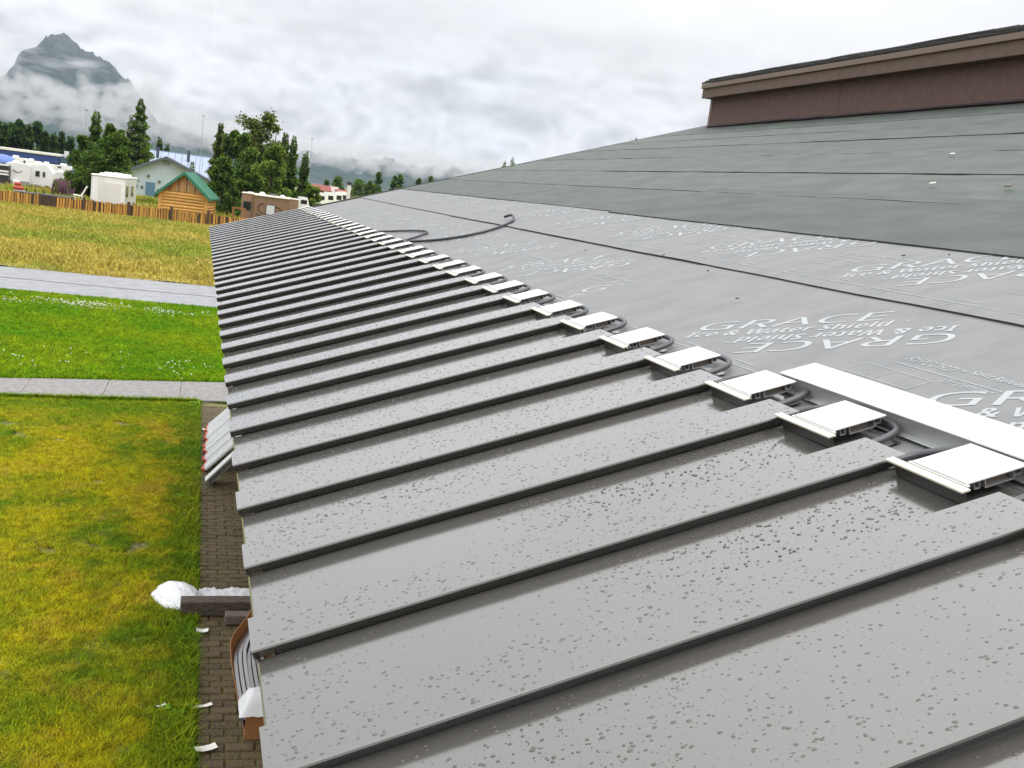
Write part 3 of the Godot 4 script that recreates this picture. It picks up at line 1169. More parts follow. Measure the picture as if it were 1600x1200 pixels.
	o = put("timber_block", s, timber)
	tag(o, "long dark weathered timber lying across the bricks and onto the grass", "timber")
	var timber2 := nmat(0.02, [[0.2, L(0.075, 0.060, 0.048)], [0.5, L(0.13, 0.105, 0.085)], [0.8, L(0.24, 0.20, 0.165)]], Vector3(0.8, 9, 9), 0.85, 93)
	s = sf()
	box(s, Vector3(0.545, 0.055, -7.55), Vector3(0.45, 0.085, 0.12), Basis(Vector3.UP, 0.01), 0.006)
	o = put("timber_block", s, timber2)
	tag(o, "short greyish timber in front of the long dark one, half under the eave", "timber")

	# long cardboard carton full of metal strips
	var card := nmat(0.03, [[0.3, L(0.31, 0.135, 0.045)], [0.7, L(0.37, 0.165, 0.06)]], Vector3.ONE * 2, 0.85, 94)
	var carton := thing("cardboard_carton", "long open brown cardboard carton with a bulging side, full of metal strips", "carton")
	s = sf()
	s.set_smooth_group(0)
	var prof := []
	for i in 21:
		var t := i / 20.0
		var z := lerpf(-5.58, -7.42, t)
		var x := 0.405 - 0.055 * sin(t * PI) + 0.14 * smoothstep(0.55, 1.0, t)
		var h := 0.19 + 0.05 * sin(t * PI)
		prof.append([Vector3(x + 0.03, 0.0, z), Vector3(x, h * 0.6, z), Vector3(x - 0.025, h, z)])
	for i in 20:
		for k in 2:
			quad(s, prof[i + 1][k], prof[i][k], prof[i][k + 1], prof[i + 1][k + 1])
			var th := Vector3(0.007, 0, 0)
			quad(s, prof[i][k] + th, prof[i + 1][k] + th, prof[i + 1][k + 1] + th, prof[i][k + 1] + th)
		quad(s, prof[i][2], prof[i][2] + Vector3(0.007, 0, 0), prof[i + 1][2] + Vector3(0.007, 0, 0), prof[i + 1][2])
	put("side_panel", s, card, carton)
	s = sf()
	box(s, Vector3(0.55, 0.095, -5.57), Vector3(0.27, 0.19, 0.008), Basis.IDENTITY, 0.002)
	put("end_panel", s, card, carton)
	s = sf()
	box(s, Vector3(0.68, 0.1, -6.5), Vector3(0.008, 0.2, 1.85))
	put("side_panel", s, card, carton)
	s = sf()
	box(s, Vector3(0.545, 0.006, -6.5), Vector3(0.26, 0.008, 1.84))
	put("bottom_panel", s, card, carton)
	var steel := mat(0.42, 0.42, 0.43, 0.3, 0.75)
	for k in 7:
		var st := thing("metal_strip", ["leftmost thin metal strip in the open carton", "second thin metal strip from the left in the open carton", "third thin metal strip in the open carton", "middle thin metal strip in the open carton", "fifth thin metal strip in the open carton, towards the eave", "sixth thin metal strip in the open carton, nearly under the eave", "thin metal strip in the open carton lying closest to the house wall"][k], "metal strip", "metal strips packed in the carton")
		s = sf()
		for i in 10:
			var t0 := i / 10.0
			var t1 := (i + 1) / 10.0
			var a := Vector3(0.405 + k * 0.034 - 0.045 * sin(t0 * PI) + 0.10 * smoothstep(0.55, 1.0, t0) * (1.0 - k / 8.0), 0.10 + 0.045 * sin(t0 * PI) + (k % 3) * 0.012, lerpf(-5.66, -7.30, t0))
			var b := Vector3(0.405 + k * 0.034 - 0.045 * sin(t1 * PI) + 0.10 * smoothstep(0.55, 1.0, t1) * (1.0 - k / 8.0), 0.10 + 0.045 * sin(t1 * PI) + (k % 3) * 0.012, lerpf(-5.66, -7.30, t1))
			var wd := Vector3(0.026, 0.004, 0)
			var dn := Vector3(0.002, -0.055, 0)
			quad(s, a, a + wd, b + wd, b)
			quad(s, a + dn, a, b, b + dn)
		put("strip", s, steel, st)
	s = sf()
	s.set_smooth_group(0)
	g = []
	for i in 9:
		var row := []
		for k in 9:
			var e := smoothstep(0.0, 0.3, minf(minf(i, 8 - i), minf(k, 8 - k)) / 8.0)
			row.append(Vector3(0.365 + i * 0.032, 0.195 + 0.13 * e + absf(noise2.get_noise_2d(i * 0.5, k * 0.5)) * 0.05, -5.52 - k * 0.034))
		g.append(row)
	for i in 8:
		for k in 8:
			quad(s, g[i][k], g[i][k + 1], g[i + 1][k + 1], g[i + 1][k])
	o = put("white_wrapping", s, plastic)
	tag(o, "white plastic wrapping bunched on the near end of the brown carton", "wrapping")

	# leaning row of bright bars with orange-red ends
	var bright := mat(0.72, 0.73, 0.73, 0.35, 0.25)
	var red := mat(0.62, 0.09, 0.04, 0.6)
	for k in 11:
		var z := -14.75 + k * 0.235
		var which: String = ["farthest", "second farthest", "third farthest", "fourth farthest", "fifth farthest", "middle", "fifth nearest", "fourth nearest", "third nearest", "second nearest", "nearest"][k]
		var bar := thing("leaning_bar", "silvery bar with an orange-red end leaning on the house wall, %s of the row" % which, "metal bar", "silvery bars leaning against the wall")
		bar.transform = Transform3D(Basis(Vector3(0, 0, 1), 0.80 + rng.randf_range(-0.02, 0.02)) * Basis(Vector3(1, 0, 0), rng.randf_range(-0.03, 0.03)), Vector3(0.20 + rng.randf_range(-0.02, 0.02) - k * 0.004, 0.02, z))
		s = sf()
		box(s, Vector3(0.36, 0.0, 0.0), Vector3(0.66, 0.035, 0.185), Basis.IDENTITY, 0.006)
		box(s, Vector3(0.36, 0.024, 0.07), Vector3(0.66, 0.014, 0.02), Basis.IDENTITY, 0.004)
		box(s, Vector3(0.36, 0.024, -0.07), Vector3(0.66, 0.014, 0.02), Basis.IDENTITY, 0.004)
		put("bar", s, bright, bar)
		s = sf()
		box(s, Vector3(0.012, 0.008, 0.0), Vector3(0.038, 0.052, 0.12), Basis.IDENTITY, 0.008)
		put("end_cap", s, red, bar)
	var gp := thing("metal_bundle", "bundle of dull grey metal lengths at the near end of the leaning bars", "metal bundle")
	gp.transform = Transform3D(Basis(Vector3(0, 0, 1), 0.85), Vector3(0.24, 0.02, -11.75))
	for k in 4:
		s = sf()
		box(s, Vector3(0.34, 0.0 + k * 0.035, -0.12 + k * 0.055), Vector3(0.68, 0.022, 0.16), Basis.IDENTITY, 0.004)
		put("metal_length", s, [bright, steel, steel, bright][k], gp)

	# scraps of white paper
	var paper := mat(0.80, 0.79, 0.74, 0.7)
	for q in [[316, 986, 0.05, 0.035, "white paper scrap at the brick edge just below the timbers"], [316, 1104, 0.07, 0.02, "curled white scrap at the brick edge beside the carton"], [321, 1170, 0.075, 0.035, "pale rectangular card lying on the bricks nearest the camera"], [325, 672, 0.08, 0.05, "white scrap on the bricks beside the leaning bars"], [251, 1104, 0.035, 0.015, "tiny white scrap in the grass left of the curled one"]]:
		var c := ground_hit(q[0], q[1], 0.02)
		s = sf()
		var a: float = q[2]
		var b: float = q[3]
		var turn := Basis(Vector3.UP, rng.randf_range(-0.1, 0.5))
		for i in 4:
			var x0 := lerpf(-a, a, i / 4.0)
			var x1 := lerpf(-a, a, (i + 1) / 4.0)
			var y0 := 0.012 * pow(x0 / a, 2) + 0.004
			var y1 := 0.012 * pow(x1 / a, 2) + 0.004
			quad(s, turn * Vector3(x0, y0, b), turn * Vector3(x1, y1, b), turn * Vector3(x1, y1, -b), turn * Vector3(x0, y0, -b))
		o = put("paper_scrap", s, paper)
		o.position = c
		tag(o, q[4], "paper scrap")

	# low broad-leaved weeds
	var leaf := mat(0.14, 0.27, 0.015, 0.8)
	leaf.metallic_specular = 0.2
	for q in [[278, 1112, 0.13, 18, "largest leafy weed in the lawn, close to the bricks near the carton"], [272, 970, 0.10, 7, "small pale leafy weed below the white plastic bag"], [285, 775, 0.11, 14, "leafy weed at the lawn edge, beyond the timbers"], [306, 632, 0.14, 12, "tuft of weed where the path meets the brick walk"]]:
		var plant := thing("weed", q[4], "weed")
		plant.position = ground_hit(q[0], q[1], 0.0)
		s = sf()
		for k in int(q[3]):
			var ph := rng.randf() * TAU
			var len: float = q[2] * rng.randf_range(0.5, 1.0)
			var d := Vector3(cos(ph), 0, sin(ph))
			var sd := Vector3(-d.z, 0, d.x) * len * 0.22
			var p0 := d * 0.02
			var p1 := d * len * 0.5 + Vector3(0, len * 0.42, 0)
			var p2 := d * len + Vector3(0, len * 0.25, 0)
			tri(s, p0, p1 + sd, p1 - sd)
			tri(s, p1 + sd, p2, p1 - sd)
		put("leaf_rosette", s, leaf, plant)


func build_fence() -> void:
	var fence := thing("board_fence", "low fence of golden and dark bark-edged boards along the far side of the field", "fence")
	var golden := []
	for k in 4:
		var t: float = [0.8, 1.0, 1.15, 1.3][k]
		golden.append(nmat(0.02, [[0.25, L(0.38 * t, 0.185 * t, 0.034 * t)], [0.7, L(0.52 * t, 0.275 * t, 0.055 * t)]], Vector3(6, 0.8, 6), 0.8, 100 + k, 128))
	var dark := []
	for k in 2:
		dark.append(nmat(0.02, [[0.25, L(0.050, 0.032, 0.020)], [0.7, L(0.10, 0.062, 0.036)]], Vector3(6, 0.8, 6), 0.9, 110 + k, 128))
	var z := -72.6
	var x := -14.5
	var shapes := []
	for k in 6:
		var s := sf()
		var w: float = [0.115, 0.13, 0.15, 0.125, 0.16, 0.105][k]
		var h := rng.randf_range(0.80, 0.92)
		prism(s, PackedVector2Array([Vector2(-w / 2, 0), Vector2(w / 2, 0), Vector2(w / 2 - 0.01, h), Vector2(0.0, h + 0.02), Vector2(-w / 2 + 0.008, h)]), -0.02, 0.025)
		s.generate_normals()
		shapes.append(s.commit())
	while x < 4.4:
		var in_dark := x > -9.85 and x < -9.05
		var d := in_dark or rng.randf() < 0.07
		var o := inst("board", shapes[rng.randi() % 6], dark[rng.randi() % 2] if d else golden[rng.randi() % 4], fence)
		o.transform = Transform3D(Basis(Vector3(0, 0, 1), rng.randf_range(-0.03, 0.03)), Vector3(x, 0, z + (0.0 if not d else -0.02)))
		o = inst("backing_board", shapes[rng.randi() % 6], dark[rng.randi() % 2], fence)
		o.transform = Transform3D(Basis(Vector3(0, 0, 1), rng.randf_range(-0.02, 0.02)), Vector3(x + 0.075, -0.03, z - 0.055))
		x += rng.randf_range(0.145, 0.19)
	var s := sf()
	for y in [0.22, 0.62]:
		box(s, Vector3(-5, y, z - 0.12), Vector3(19, 0.08, 0.05))
	put("rail", s, dark[0], fence)
	for q in [[62, 1.0], [130, 1.1], [201, 1.12], [268, 1.15], [326, 1.2]]:
		s = sf()
		tube(s, [Vector3(P(q[0], 330, z).x, 0, z + 0.09), Vector3(P(q[0], 330, z).x, q[1] * 0.95, z + 0.09)], 0.095, 8)
		put("post", s, dark[1], fence)


# ---------------------------------------------------------------- beyond the fence
func win(parent: Node3D, at: Vector3, size: Vector2, glass: Material, frame: Material, basis := Basis.IDENTITY, t := 0.05) -> void:
	var s := sf()
	box(s, at, Vector3(size.x, size.y, 0.05), basis)
	var o := put("window", s, frame, parent)
	s = sf()
	box(s, at + basis * Vector3(0, 0, 0.02), Vector3(size.x - t * 2, size.y - t * 2, 0.03), basis)
	put("pane", s, glass, o)


func wheels(parent: Node3D, spots: Array, r: float) -> void:
	var rubber := mat(0.02, 0.02, 0.02, 0.8)
	var rim := mat(0.5, 0.5, 0.5, 0.4, 0.5)
	for p in spots:
		var s := sf()
		tube(s, [p - Vector3(0, 0, 0.11), p + Vector3(0, 0, 0.11)], r, 14)
		var o := put("wheel", s, rubber, parent)
		s = sf()
		tube(s, [p - Vector3(0, 0, 0.115), p + Vector3(0, 0, 0.118)], r * 0.55, 12)
		put("rim", s, rim, o)


func build_beyond() -> void:
	var glass := mat(0.015, 0.018, 0.022, 0.08)
	var blind := mat(0.55, 0.58, 0.60, 0.2)
	var white := mat(0.78, 0.78, 0.77, 0.3)
	var off := mat(0.66, 0.65, 0.62, 0.4)
	var grey := mat(0.30, 0.30, 0.30, 0.5)
	var black := mat(0.025, 0.025, 0.028, 0.5)
	var s := sf()
	var o: Node3D

	# --- log cabin
	var z := -77.0
	var cabin := thing("log_cabin", "small golden log cabin with a green metal roof behind the fence", "cabin")
	var cl := P(248, 335, z)
	var cr := P(322, 335, z)
	var w := cr.x - cl.x
	var top := P(285, 301, z).y
	var apex := P(290, 270, z).y
	var dep := 3.4
	cabin.transform = Transform3D(Basis(Vector3.UP, -0.16), Vector3((cl.x + cr.x) / 2, 0, z))
	var logm := []
	for k in 3:
		var t: float = [0.88, 1.0, 1.12][k]
		logm.append(nmat(0.02, [[0.25, L(0.47 * t, 0.245 * t, 0.060 * t)], [0.7, L(0.60 * t, 0.335 * t, 0.095 * t)]], Vector3(1.2, 7, 7), 0.75, 120 + k, 128))
	var courses := 9
	var rr := top / courses * 0.5
	for k in courses:
		var y := (k + 0.5) * top / courses
		for e in [[Vector3(-w / 2 - 0.12, y, 0), Vector3(w / 2 + 0.12, y, 0)], [Vector3(-w / 2 - 0.12, y, -dep), Vector3(w / 2 + 0.12, y, -dep)], [Vector3(w / 2, y - rr * 0.5, 0.16), Vector3(w / 2, y - rr * 0.5, -dep - 0.16)], [Vector3(-w / 2, y - rr * 0.5, 0.16), Vector3(-w / 2, y - rr * 0.5, -dep - 0.16)]]:
			s = sf()
			tube(s, [e[0], e[1]], rr * 1.06, 10)
			put("log", s, logm[rng.randi() % 3], cabin)
	var planks := 17
	var gold := nmat(0.03, [[0.25, L(0.34, 0.155, 0.032)], [0.7, L(0.47, 0.24, 0.06)]], Vector3(8, 1, 8), 0.8, 126, 128)
	var gold2 := nmat(0.03, [[0.25, L(0.17, 0.085, 0.025)], [0.7, L(0.30, 0.15, 0.04)]], Vector3(8, 1, 8), 0.8, 127, 128)
	for k in planks:
		var x0 := -w / 2 + w * k / planks
		var x1 := -w / 2 + w * (k + 1) / planks - 0.025
		var h0 := (apex - top - 0.1) * (1.0 - absf(x0) / (w / 2))
		var h1 := (apex - top - 0.1) * (1.0 - absf(x1) / (w / 2))
		s = sf()
		prism(s, PackedVector2Array([Vector2(x0, top), Vector2(x1, top), Vector2(x1, top + h1 + 0.04), Vector2(x0, top + h0 + 0.04)]), 0.02 + 0.02 * (k % 2), 0.08 + 0.02 * (k % 2))
		put("gable_board", s, gold if k % 3 else gold2, cabin)
	var green := mat(0.020, 0.165, 0.095, 0.35)
	var half := w / 2 + 0.32
	var rise := (apex - top) * half / (w / 2)
	for sg in [-1.0, 1.0]:
		s = sf()
		var a := Vector3(0, apex + 0.06, 0)
		var b := Vector3(sg * half, apex + 0.06 - rise, 0)
		var f := Vector3(0, 0, 0.38)
		var k := Vector3(0, 0, -dep - 0.4)
		var th := Vector3(0, -0.09, 0)
		if sg > 0:
			quad(s, a + f, b + f, b + k, a + k)
			quad(s, a + f + th, b + f + th, b + f, a + f)
			quad(s, b + f + th, b + k + th, b + k, b + f)
		else:
			quad(s, a + k, b + k, b + f, a + f)
			quad(s, b + f + th, a + f + th, a + f, b + f)
			quad(s, b + k + th, b + f + th, b + f, b + k)
		quad(s, a + f + th, a + k + th, b + k + th, b + f + th)
		put("roof_slope", s, green, cabin)
		s = sf()
		quad(s, a + f + Vector3(0, 0.03, 0.02), a + f + Vector3(0, -0.2, 0.02), b + f + Vector3(0, -0.2, 0.02), b + f + Vector3(0, 0.03, 0.02))
		put("rake_trim", s, green, cabin)
		for q in 6:
			s = sf()
			var zz := 0.3 - q * (dep + 0.7) / 5.0
			tube(s, [a + Vector3(0, 0.015, zz), b + Vector3(0, 0.015, zz)], 0.02, 5)
			put("roof_seam", s, green, cabin)

	# --- white motorhome, seen from behind
	z = -78.5
	var rv := thing("motorhome", "boxy white motorhome seen from behind, with a ladder and roof pods, beside the cabin", "motorhome")
	var a0 := P(141, 300, z)
	var b0 := P(195, 300, z)
	w = b0.x - a0.x
	var h := P(170, 276, z).y
	rv.transform = Transform3D(Basis(Vector3.UP, -0.08), Vector3((a0.x + b0.x) / 2, 0, z))
	s = sf()
	box(s, Vector3(0, h * 0.5 + 0.22, -2.9), Vector3(w, h - 0.42, 5.8), Basis.IDENTITY, 0.10)
	put("body", s, white, rv)
	s = sf()
	box(s, Vector3(0, h + 0.02, -2.9), Vector3(w + 0.06, 0.12, 5.9), Basis.IDENTITY, 0.04)
	put("roof_cap", s, white, rv)
	for q in [[-0.1, -0.9, 0.62, 0.24], [0.42, -1.5, 0.6, 0.26], [-0.45, -0.5, 0.4, 0.16], [0.75, -3.2, 0.7, 0.2]]:
		s = sf()
		box(s, Vector3(q[0], h + 0.06 + q[3] / 2, q[1]), Vector3(q[2], q[3], 0.7), Basis.IDENTITY, 0.07)
		put("roof_pod", s, white, rv)
	s = sf()
	for x in [-0.55, -0.33]:
		tube(s, [Vector3(x, 0.55, 0.08), Vector3(x, h - 0.05, 0.08)], 0.018, 6)
	for k in 6:
		tube(s, [Vector3(-0.55, 0.6 + k * 0.22, 0.08), Vector3(-0.33, 0.6 + k * 0.22, 0.08)], 0.014, 6)
	put("ladder", s, off, rv)
	s = sf()
	box(s, Vector3(0.32, h * 0.52, 0.012), Vector3(1.15, h * 0.62, 0.03), Basis.IDENTITY, 0.01)
	put("rear_panel", s, off, rv)
	s = sf()
	box(s, Vector3(0, 0.36, 0.05), Vector3(w, 0.16, 0.14), Basis.IDENTITY, 0.03)
	put("bumper", s, grey, rv)
	s = sf()
	box(s, Vector3(0.05, 0.58, 0.03), Vector3(0.24, 0.10, 0.02))
	put("plate", s, grey, rv)
	for sg in [-1.0, 1.0]:
		s = sf()
		box(s, Vector3(sg * (w / 2 - 0.12), 0.62, 0.03), Vector3(0.12, 0.2, 0.03), Basis.IDENTITY, 0.01)
		put("tail_light", s, mat(0.35, 0.02, 0.02, 0.3), rv)
	var side := Basis(Vector3.UP, PI / 2)
	win(rv, Vector3(w / 2 + 0.01, h * 0.62, -1.1), Vector2(0.9, 0.75), glass, black, side)
	win(rv, Vector3(w / 2 + 0.01, h * 0.62, -3.6), Vector2(1.1, 0.7), glass, black, side)
	wheels_x(rv, [Vector3(-w / 2 + 0.1, 0.36, -1.6), Vector3(w / 2 - 0.1, 0.36, -1.6), Vector3(-w / 2 + 0.1, 0.36, -4.8), Vector3(w / 2 - 0.1, 0.36, -4.8)], 0.36)

	# --- grey-blue gabled building
	z = -122.0
	var hall := thing("gabled_building", "pale blue-grey building with a low dark gable roof and a blue door", "building")
	var pl := P(196, 266, z)
	var pr := P(328, 283, z)
	var pa := P(260, 246, z)
	hall.position = Vector3(pa.x, 0, z)
	var wall := nmat(0.02, [[0.3, L(0.36, 0.43, 0.50)], [0.7, L(0.40, 0.47, 0.54)]], Vector3(2, 0.6, 2), 0.7, 130, 128)
	s = sf()
	prism(s, PackedVector2Array([Vector2(pl.x - pa.x, 0), Vector2(pr.x - pa.x, 0), Vector2(pr.x - pa.x, pr.y), Vector2(0, pa.y), Vector2(pl.x - pa.x, pl.y)]), -16.0, 0.0)
	put("wall", s, wall, hall)
	var slate := mat(0.075, 0.09, 0.12, 0.5)
	for e in [[pl, -1.0], [pr, 1.0]]:
		var q: Vector3 = e[0] - Vector3(pa.x, 0, z)
		q.z = 0
		var d := (q - Vector3(0, pa.y, 0)) * 1.06
		s = sf()
		var a := Vector3(0, pa.y + 0.12, 0)
		var b := a + d
		if e[1] > 0:
			quad(s, a + Vector3(0, 0, 0.6), b + Vector3(0, 0, 0.6), b + Vector3(0, 0, -16.4), a + Vector3(0, 0, -16.4))
		else:
			quad(s, b + Vector3(0, 0, 0.6), a + Vector3(0, 0, 0.6), a + Vector3(0, 0, -16.4), b + Vector3(0, 0, -16.4))
		var n := Vector3(0, -0.32, 0)
		quad(s, a + n + Vector3(0, 0, 0.6), b + n + Vector3(0, 0, 0.6), b + Vector3(0, 0, 0.6), a + Vector3(0, 0, 0.6))
		quad(s, a + n + Vector3(0, 0, 0.6), a + n + Vector3(0, 0, 0.1), b + n + Vector3(0, 0, 0.1), b + n + Vector3(0, 0, 0.6))
		put("roof_slope", s, slate, hall)
	var d0 := P(228, 284, z)
	var d1 := P(241, 308, z)
	s = sf()
	box(s, Vector3((d0.x + d1.x) / 2 - pa.x, d0.y / 2, 0.03), Vector3(d1.x - d0.x, d0.y, 0.08))
	put("door", s, mat(0.075, 0.16, 0.27, 0.5), hall)
	s = sf()
	var vt := P(260, 255, z)
	box(s, Vector3(vt.x - pa.x, vt.y, 0.03), Vector3(0.75, 0.5, 0.06))
	put("gable_vent", s, mat(0.22, 0.27, 0.32, 0.7), hall)
	for q in [[232, 275], [249, 284], [222, 292]]:
		vt = P(q[0], q[1], z)
		s = sf()
		box(s, Vector3(vt.x - pa.x, vt.y, 0.06), Vector3(0.28, 0.28, 0.14), Basis.IDENTITY, 0.03)
		put("wall_lamp", s, mat(0.10, 0.10, 0.11, 0.5), hall)

	# --- the larger blue roof behind it
	z = -165.0
	var barn := thing("blue_roofed_hall", "long hall with a pale blue metal roof and two vent pipes behind the gabled building", "hall")
	var q0 := P(232, 233, z)
	var q1 := P(338, 248, z)
	var e0 := P(238, 252, z + 9)
	barn.position = Vector3((q0.x + q1.x) / 2, 0, z)
	var bw := q1.x - q0.x + 4.0
	var ry := (q0.y + q1.y) / 2
	var ey := ry - 3.0
	s = sf()
	box(s, Vector3(0, ey / 2, 0), Vector3(bw, ey, 18))
	put("wall", s, mat(0.30, 0.34, 0.36, 0.7), barn)
	var bluer := mat(0.27, 0.32, 0.43, 0.5)
	var cols := 14
	for k in cols:
		s = sf()
		var x0 := -bw / 2 + bw * k / cols
		var x1 := x0 + bw / cols - 0.05
		quad(s, Vector3(x0, ey, 9.4), Vector3(x1, ey, 9.4), Vector3(x1, ry, 0), Vector3(x0, ry, 0))
		quad(s, Vector3(x0, ry, 0), Vector3(x1, ry, 0), Vector3(x1, ey, -9.4), Vector3(x0, ey, -9.4))
		put("roof_panel", s, bluer, barn)
	s = sf()
	box(s, Vector3(0, ry - 0.02, 0), Vector3(bw, 0.18, 0.3))
	put("ridge_cap", s, bluer, barn)
	for x in [-3.4, 0.9]:
		s = sf()
		tube(s, [Vector3(x, ry - 1.2, 3.2), Vector3(x, ry + 0.5, 3.2)], 0.22, 8)
		put("vent_pipe", s, mat(0.05, 0.06, 0.09, 0.5), barn)

	# --- long dark blue building on the left
	z = -150.0
	var long := thing("blue_building", "long dark blue metal building with a white roof edge at the left", "building")
	var t0 := P(-40, 226, z)
	var t1 := P(92, 243, z)
	var t2 := P(122, 250, z)
	long.position = Vector3(t1.x, 0, z)
	var bl := t1.x - t0.x
	var bh := (t0.y + t1.y) / 2
	var navy := mat(0.018, 0.045, 0.22, 0.45)
	var steel := mat(0.035, 0.085, 0.17, 0.5)
	s = sf()
	box(s, Vector3(-bl / 2, bh / 2, -8), Vector3(bl, bh, 16))
	put("wall", s, steel, long)
	s = sf()
	box(s, Vector3(-bl / 2, bh - 0.62, 0.12), Vector3(bl, 0.9, 0.2))
	put("upper_band", s, navy, long)
	s = sf()
	box(s, Vector3(-bl / 2, bh, -7.9), Vector3(bl + 0.4, 0.26, 16.6))
	put("roof_edge", s, off, long)
	s = sf()
	box(s, Vector3((t2.x - t1.x) / 2, t2.y / 2, -8), Vector3(t2.x - t1.x, t2.y, 15))
	put("annex", s, steel, long)
	for k in 9:
		s = sf()
		box(s, Vector3(-bl * (k + 0.5) / 9.0, bh / 2 - 0.5, 0.02), Vector3(0.08, bh - 1.0, 0.06))
		put("wall_seam", s, navy, long)
	s = sf()
	tube(s, [Vector3(0.6, t2.y - 0.2, -3), Vector3(0.6, t2.y + 0.95, -3)], 0.3, 8)
	put("vent_pipe", s, off, long)

	# --- trailers on the left
	z = -98.0
	camper("travel_trailer", "white travel trailer, grey along its lower edge, leftmost of the parked trailers", 27, 255, 283, z, 31, 3.2, 0.10, 1, white, glass, grey)
	camper("travel_trailer", "white trailer with small side windows and a slanting nose, second of the parked trailers", 66, 258, 284, z - 1.5, 46, 2.4, 0.0, 2, white, glass, grey)
	camper("travel_trailer", "low white trailer nearest the big leafy tree", 98, 270, 284, z - 0.5, 22, 2.4, 0.15, 3, white, glass, grey)
	camper("truck_camper", "white camper with a raised nose and dark window above the low trailer", 98, 259, 271, z - 9, 24, 2.2, -0.1, 4, white, glass, grey)
	camper("dark_trailer", "dark trailer with white trim cut off by the left edge of the picture", -8, 255, 284, z + 1.0, 34, 2.5, 0.0, 5, black, glass, grey)
	camper("parked_caravan", "white caravan roof showing between the trailers and the blue building, at the left", 24, 246, 270, z - 14, 24, 2.4, 0.0, 0, white, glass, grey)
	camper("parked_caravan", "white caravan roof showing behind the trailers, second from the left", 48, 251, 272, z - 14, 20, 2.4, 0.0, 0, white, glass, grey)
	camper("parked_caravan", "white caravan roof showing behind the slant-nosed trailer, nearest the tree", 72, 256, 274, z - 14, 20, 2.4, 0.0, 0, white, glass, grey)
	s = sf()
	sphere(s, Vector3.ZERO, Vector3(1.3, 0.75, 1.2), 6, 12, 0.0)
	o = put("blue_tarpaulin", s, mat(0.10, 0.17, 0.48, 0.5))
	o.position = P(3, 252, z - 6)
	o.position.y -= 0.1
	tag(o, "blue tarpaulin over a load above the dark trailer at the left edge", "tarpaulin")

	# --- low dark flatbed behind the fence
	z = -76.0
	var bed := thing("flatbed_trailer", "low dark flatbed trailer standing behind the left part of the fence", "trailer")
	var f0 := P(28, 299, z)
	var f1 := P(112, 308, z)
	bed.position = Vector3((f0.x + f1.x) / 2, 0, z)
	w = f1.x - f0.x
	var fy := (f0.y + f1.y) / 2
	s = sf()
	box(s, Vector3(0, fy - 0.10, -0.8), Vector3(w, 0.16, 1.7), Basis.IDENTITY, 0.02)
	put("deck", s, black, bed)
	for k in 6:
		s = sf()
		box(s, Vector3(-w / 2 + w * (k + 0.5) / 6.0, fy + 0.06, -1.6), Vector3(0.07, 0.3, 0.07))
		put("stake", s, black, bed)
	wheels(bed, [Vector3(-0.5, 0.33, 0.1), Vector3(0.35, 0.33, 0.1)], 0.33)
	var machine := thing("red_machine", "small red machine standing on the left end of the flatbed trailer", "machine")
	machine.position = Vector3(P(26, 297, z).x, fy - 0.02, z - 0.7)
	s = sf()
	box(s, Vector3(0, 0.2, 0), Vector3(0.62, 0.26, 0.5), Basis.IDENTITY, 0.08)
	put("body", s, mat(0.42, 0.035, 0.025, 0.4), machine)
	s = sf()
	box(s, Vector3(-0.05, 0.48, 0), Vector3(0.42, 0.22, 0.36), Basis.IDENTITY, 0.07)
	put("hood", s, mat(0.42, 0.035, 0.025, 0.4), machine)
	s = sf()
	box(s, Vector3(0.1, 0.02, 0.2), Vector3(0.8, 0.12, 0.16), Basis.IDENTITY, 0.03)
	put("foot", s, grey, machine)
	var chair := thing("lawn_chair", "white reclined lawn chair behind the fence beside the white motorhome", "chair")
	chair.position = Vector3(P(124, 306, z).x, 0, z - 0.5)
	var cy := P(124, 303, z).y
	s = sf()
	box(s, Vector3(0.25, cy + 0.22, 0), Vector3(0.08, 0.75, 0.5), Basis(Vector3(0, 0, 1), -0.45), 0.02)
	put("backrest", s, white, chair)
	s = sf()
	box(s, Vector3(-0.15, cy - 0.12, 0), Vector3(0.6, 0.06, 0.5), Basis(Vector3(0, 0, 1), -0.1), 0.02)
	put("seat", s, white, chair)
	for x in [-0.35, 0.1]:
		for zz in [-0.2, 0.2]:
			s = sf()
			tube(s, [Vector3(x, 0, zz), Vector3(x + 0.05, cy - 0.12, zz)], 0.03, 6)
			put("leg", s, white, chair)

	# --- brown motorhome
	z = -79.0
	var bm := thing("motorhome", "brown motorhome with a slide-out, dark swooshes and a pale window, right of the cabin", "motorhome")
	var m0 := P(378, 304, z)
	var m1 := P(456, 309, z)
	w = m1.x - m0.x
	h = (m0.y + m1.y) / 2
	bm.transform = Transform3D(Basis(Vector3.UP, -0.05), Vector3((m0.x + m1.x) / 2, 0, z))
	var brown := nmat(0.02, [[0.3, L(0.20, 0.115, 0.07)], [0.7, L(0.23, 0.135, 0.083)]], Vector3.ONE, 0.4, 140, 128)
	var brown2 := mat(0.27, 0.165, 0.105, 0.4)
	var cream := mat(0.66, 0.60, 0.50, 0.4)
	s = sf()
	box(s, Vector3(0, h / 2 + 0.25, -1.3), Vector3(w, h - 0.5, 2.3), Basis.IDENTITY, 0.06)
	put("body", s, brown2, bm)
	s = sf()
	box(s, Vector3(0, h + 0.03, -1.3), Vector3(w + 0.05, 0.10, 2.4), Basis.IDENTITY, 0.04)
	put("roof_cap", s, cream, bm)
	var sx := P(425, 310, z).x - (m0.x + m1.x) / 2
	var sw := P(453, 310, z).x - P(398, 310, z).x
	s = sf()
	box(s, Vector3(sx, h / 2 + 0.28, 0.05), Vector3(sw, h - 0.62, 0.7), Basis.IDENTITY, 0.03)
	var so := put("slide_out", s, brown, bm)
	s = sf()
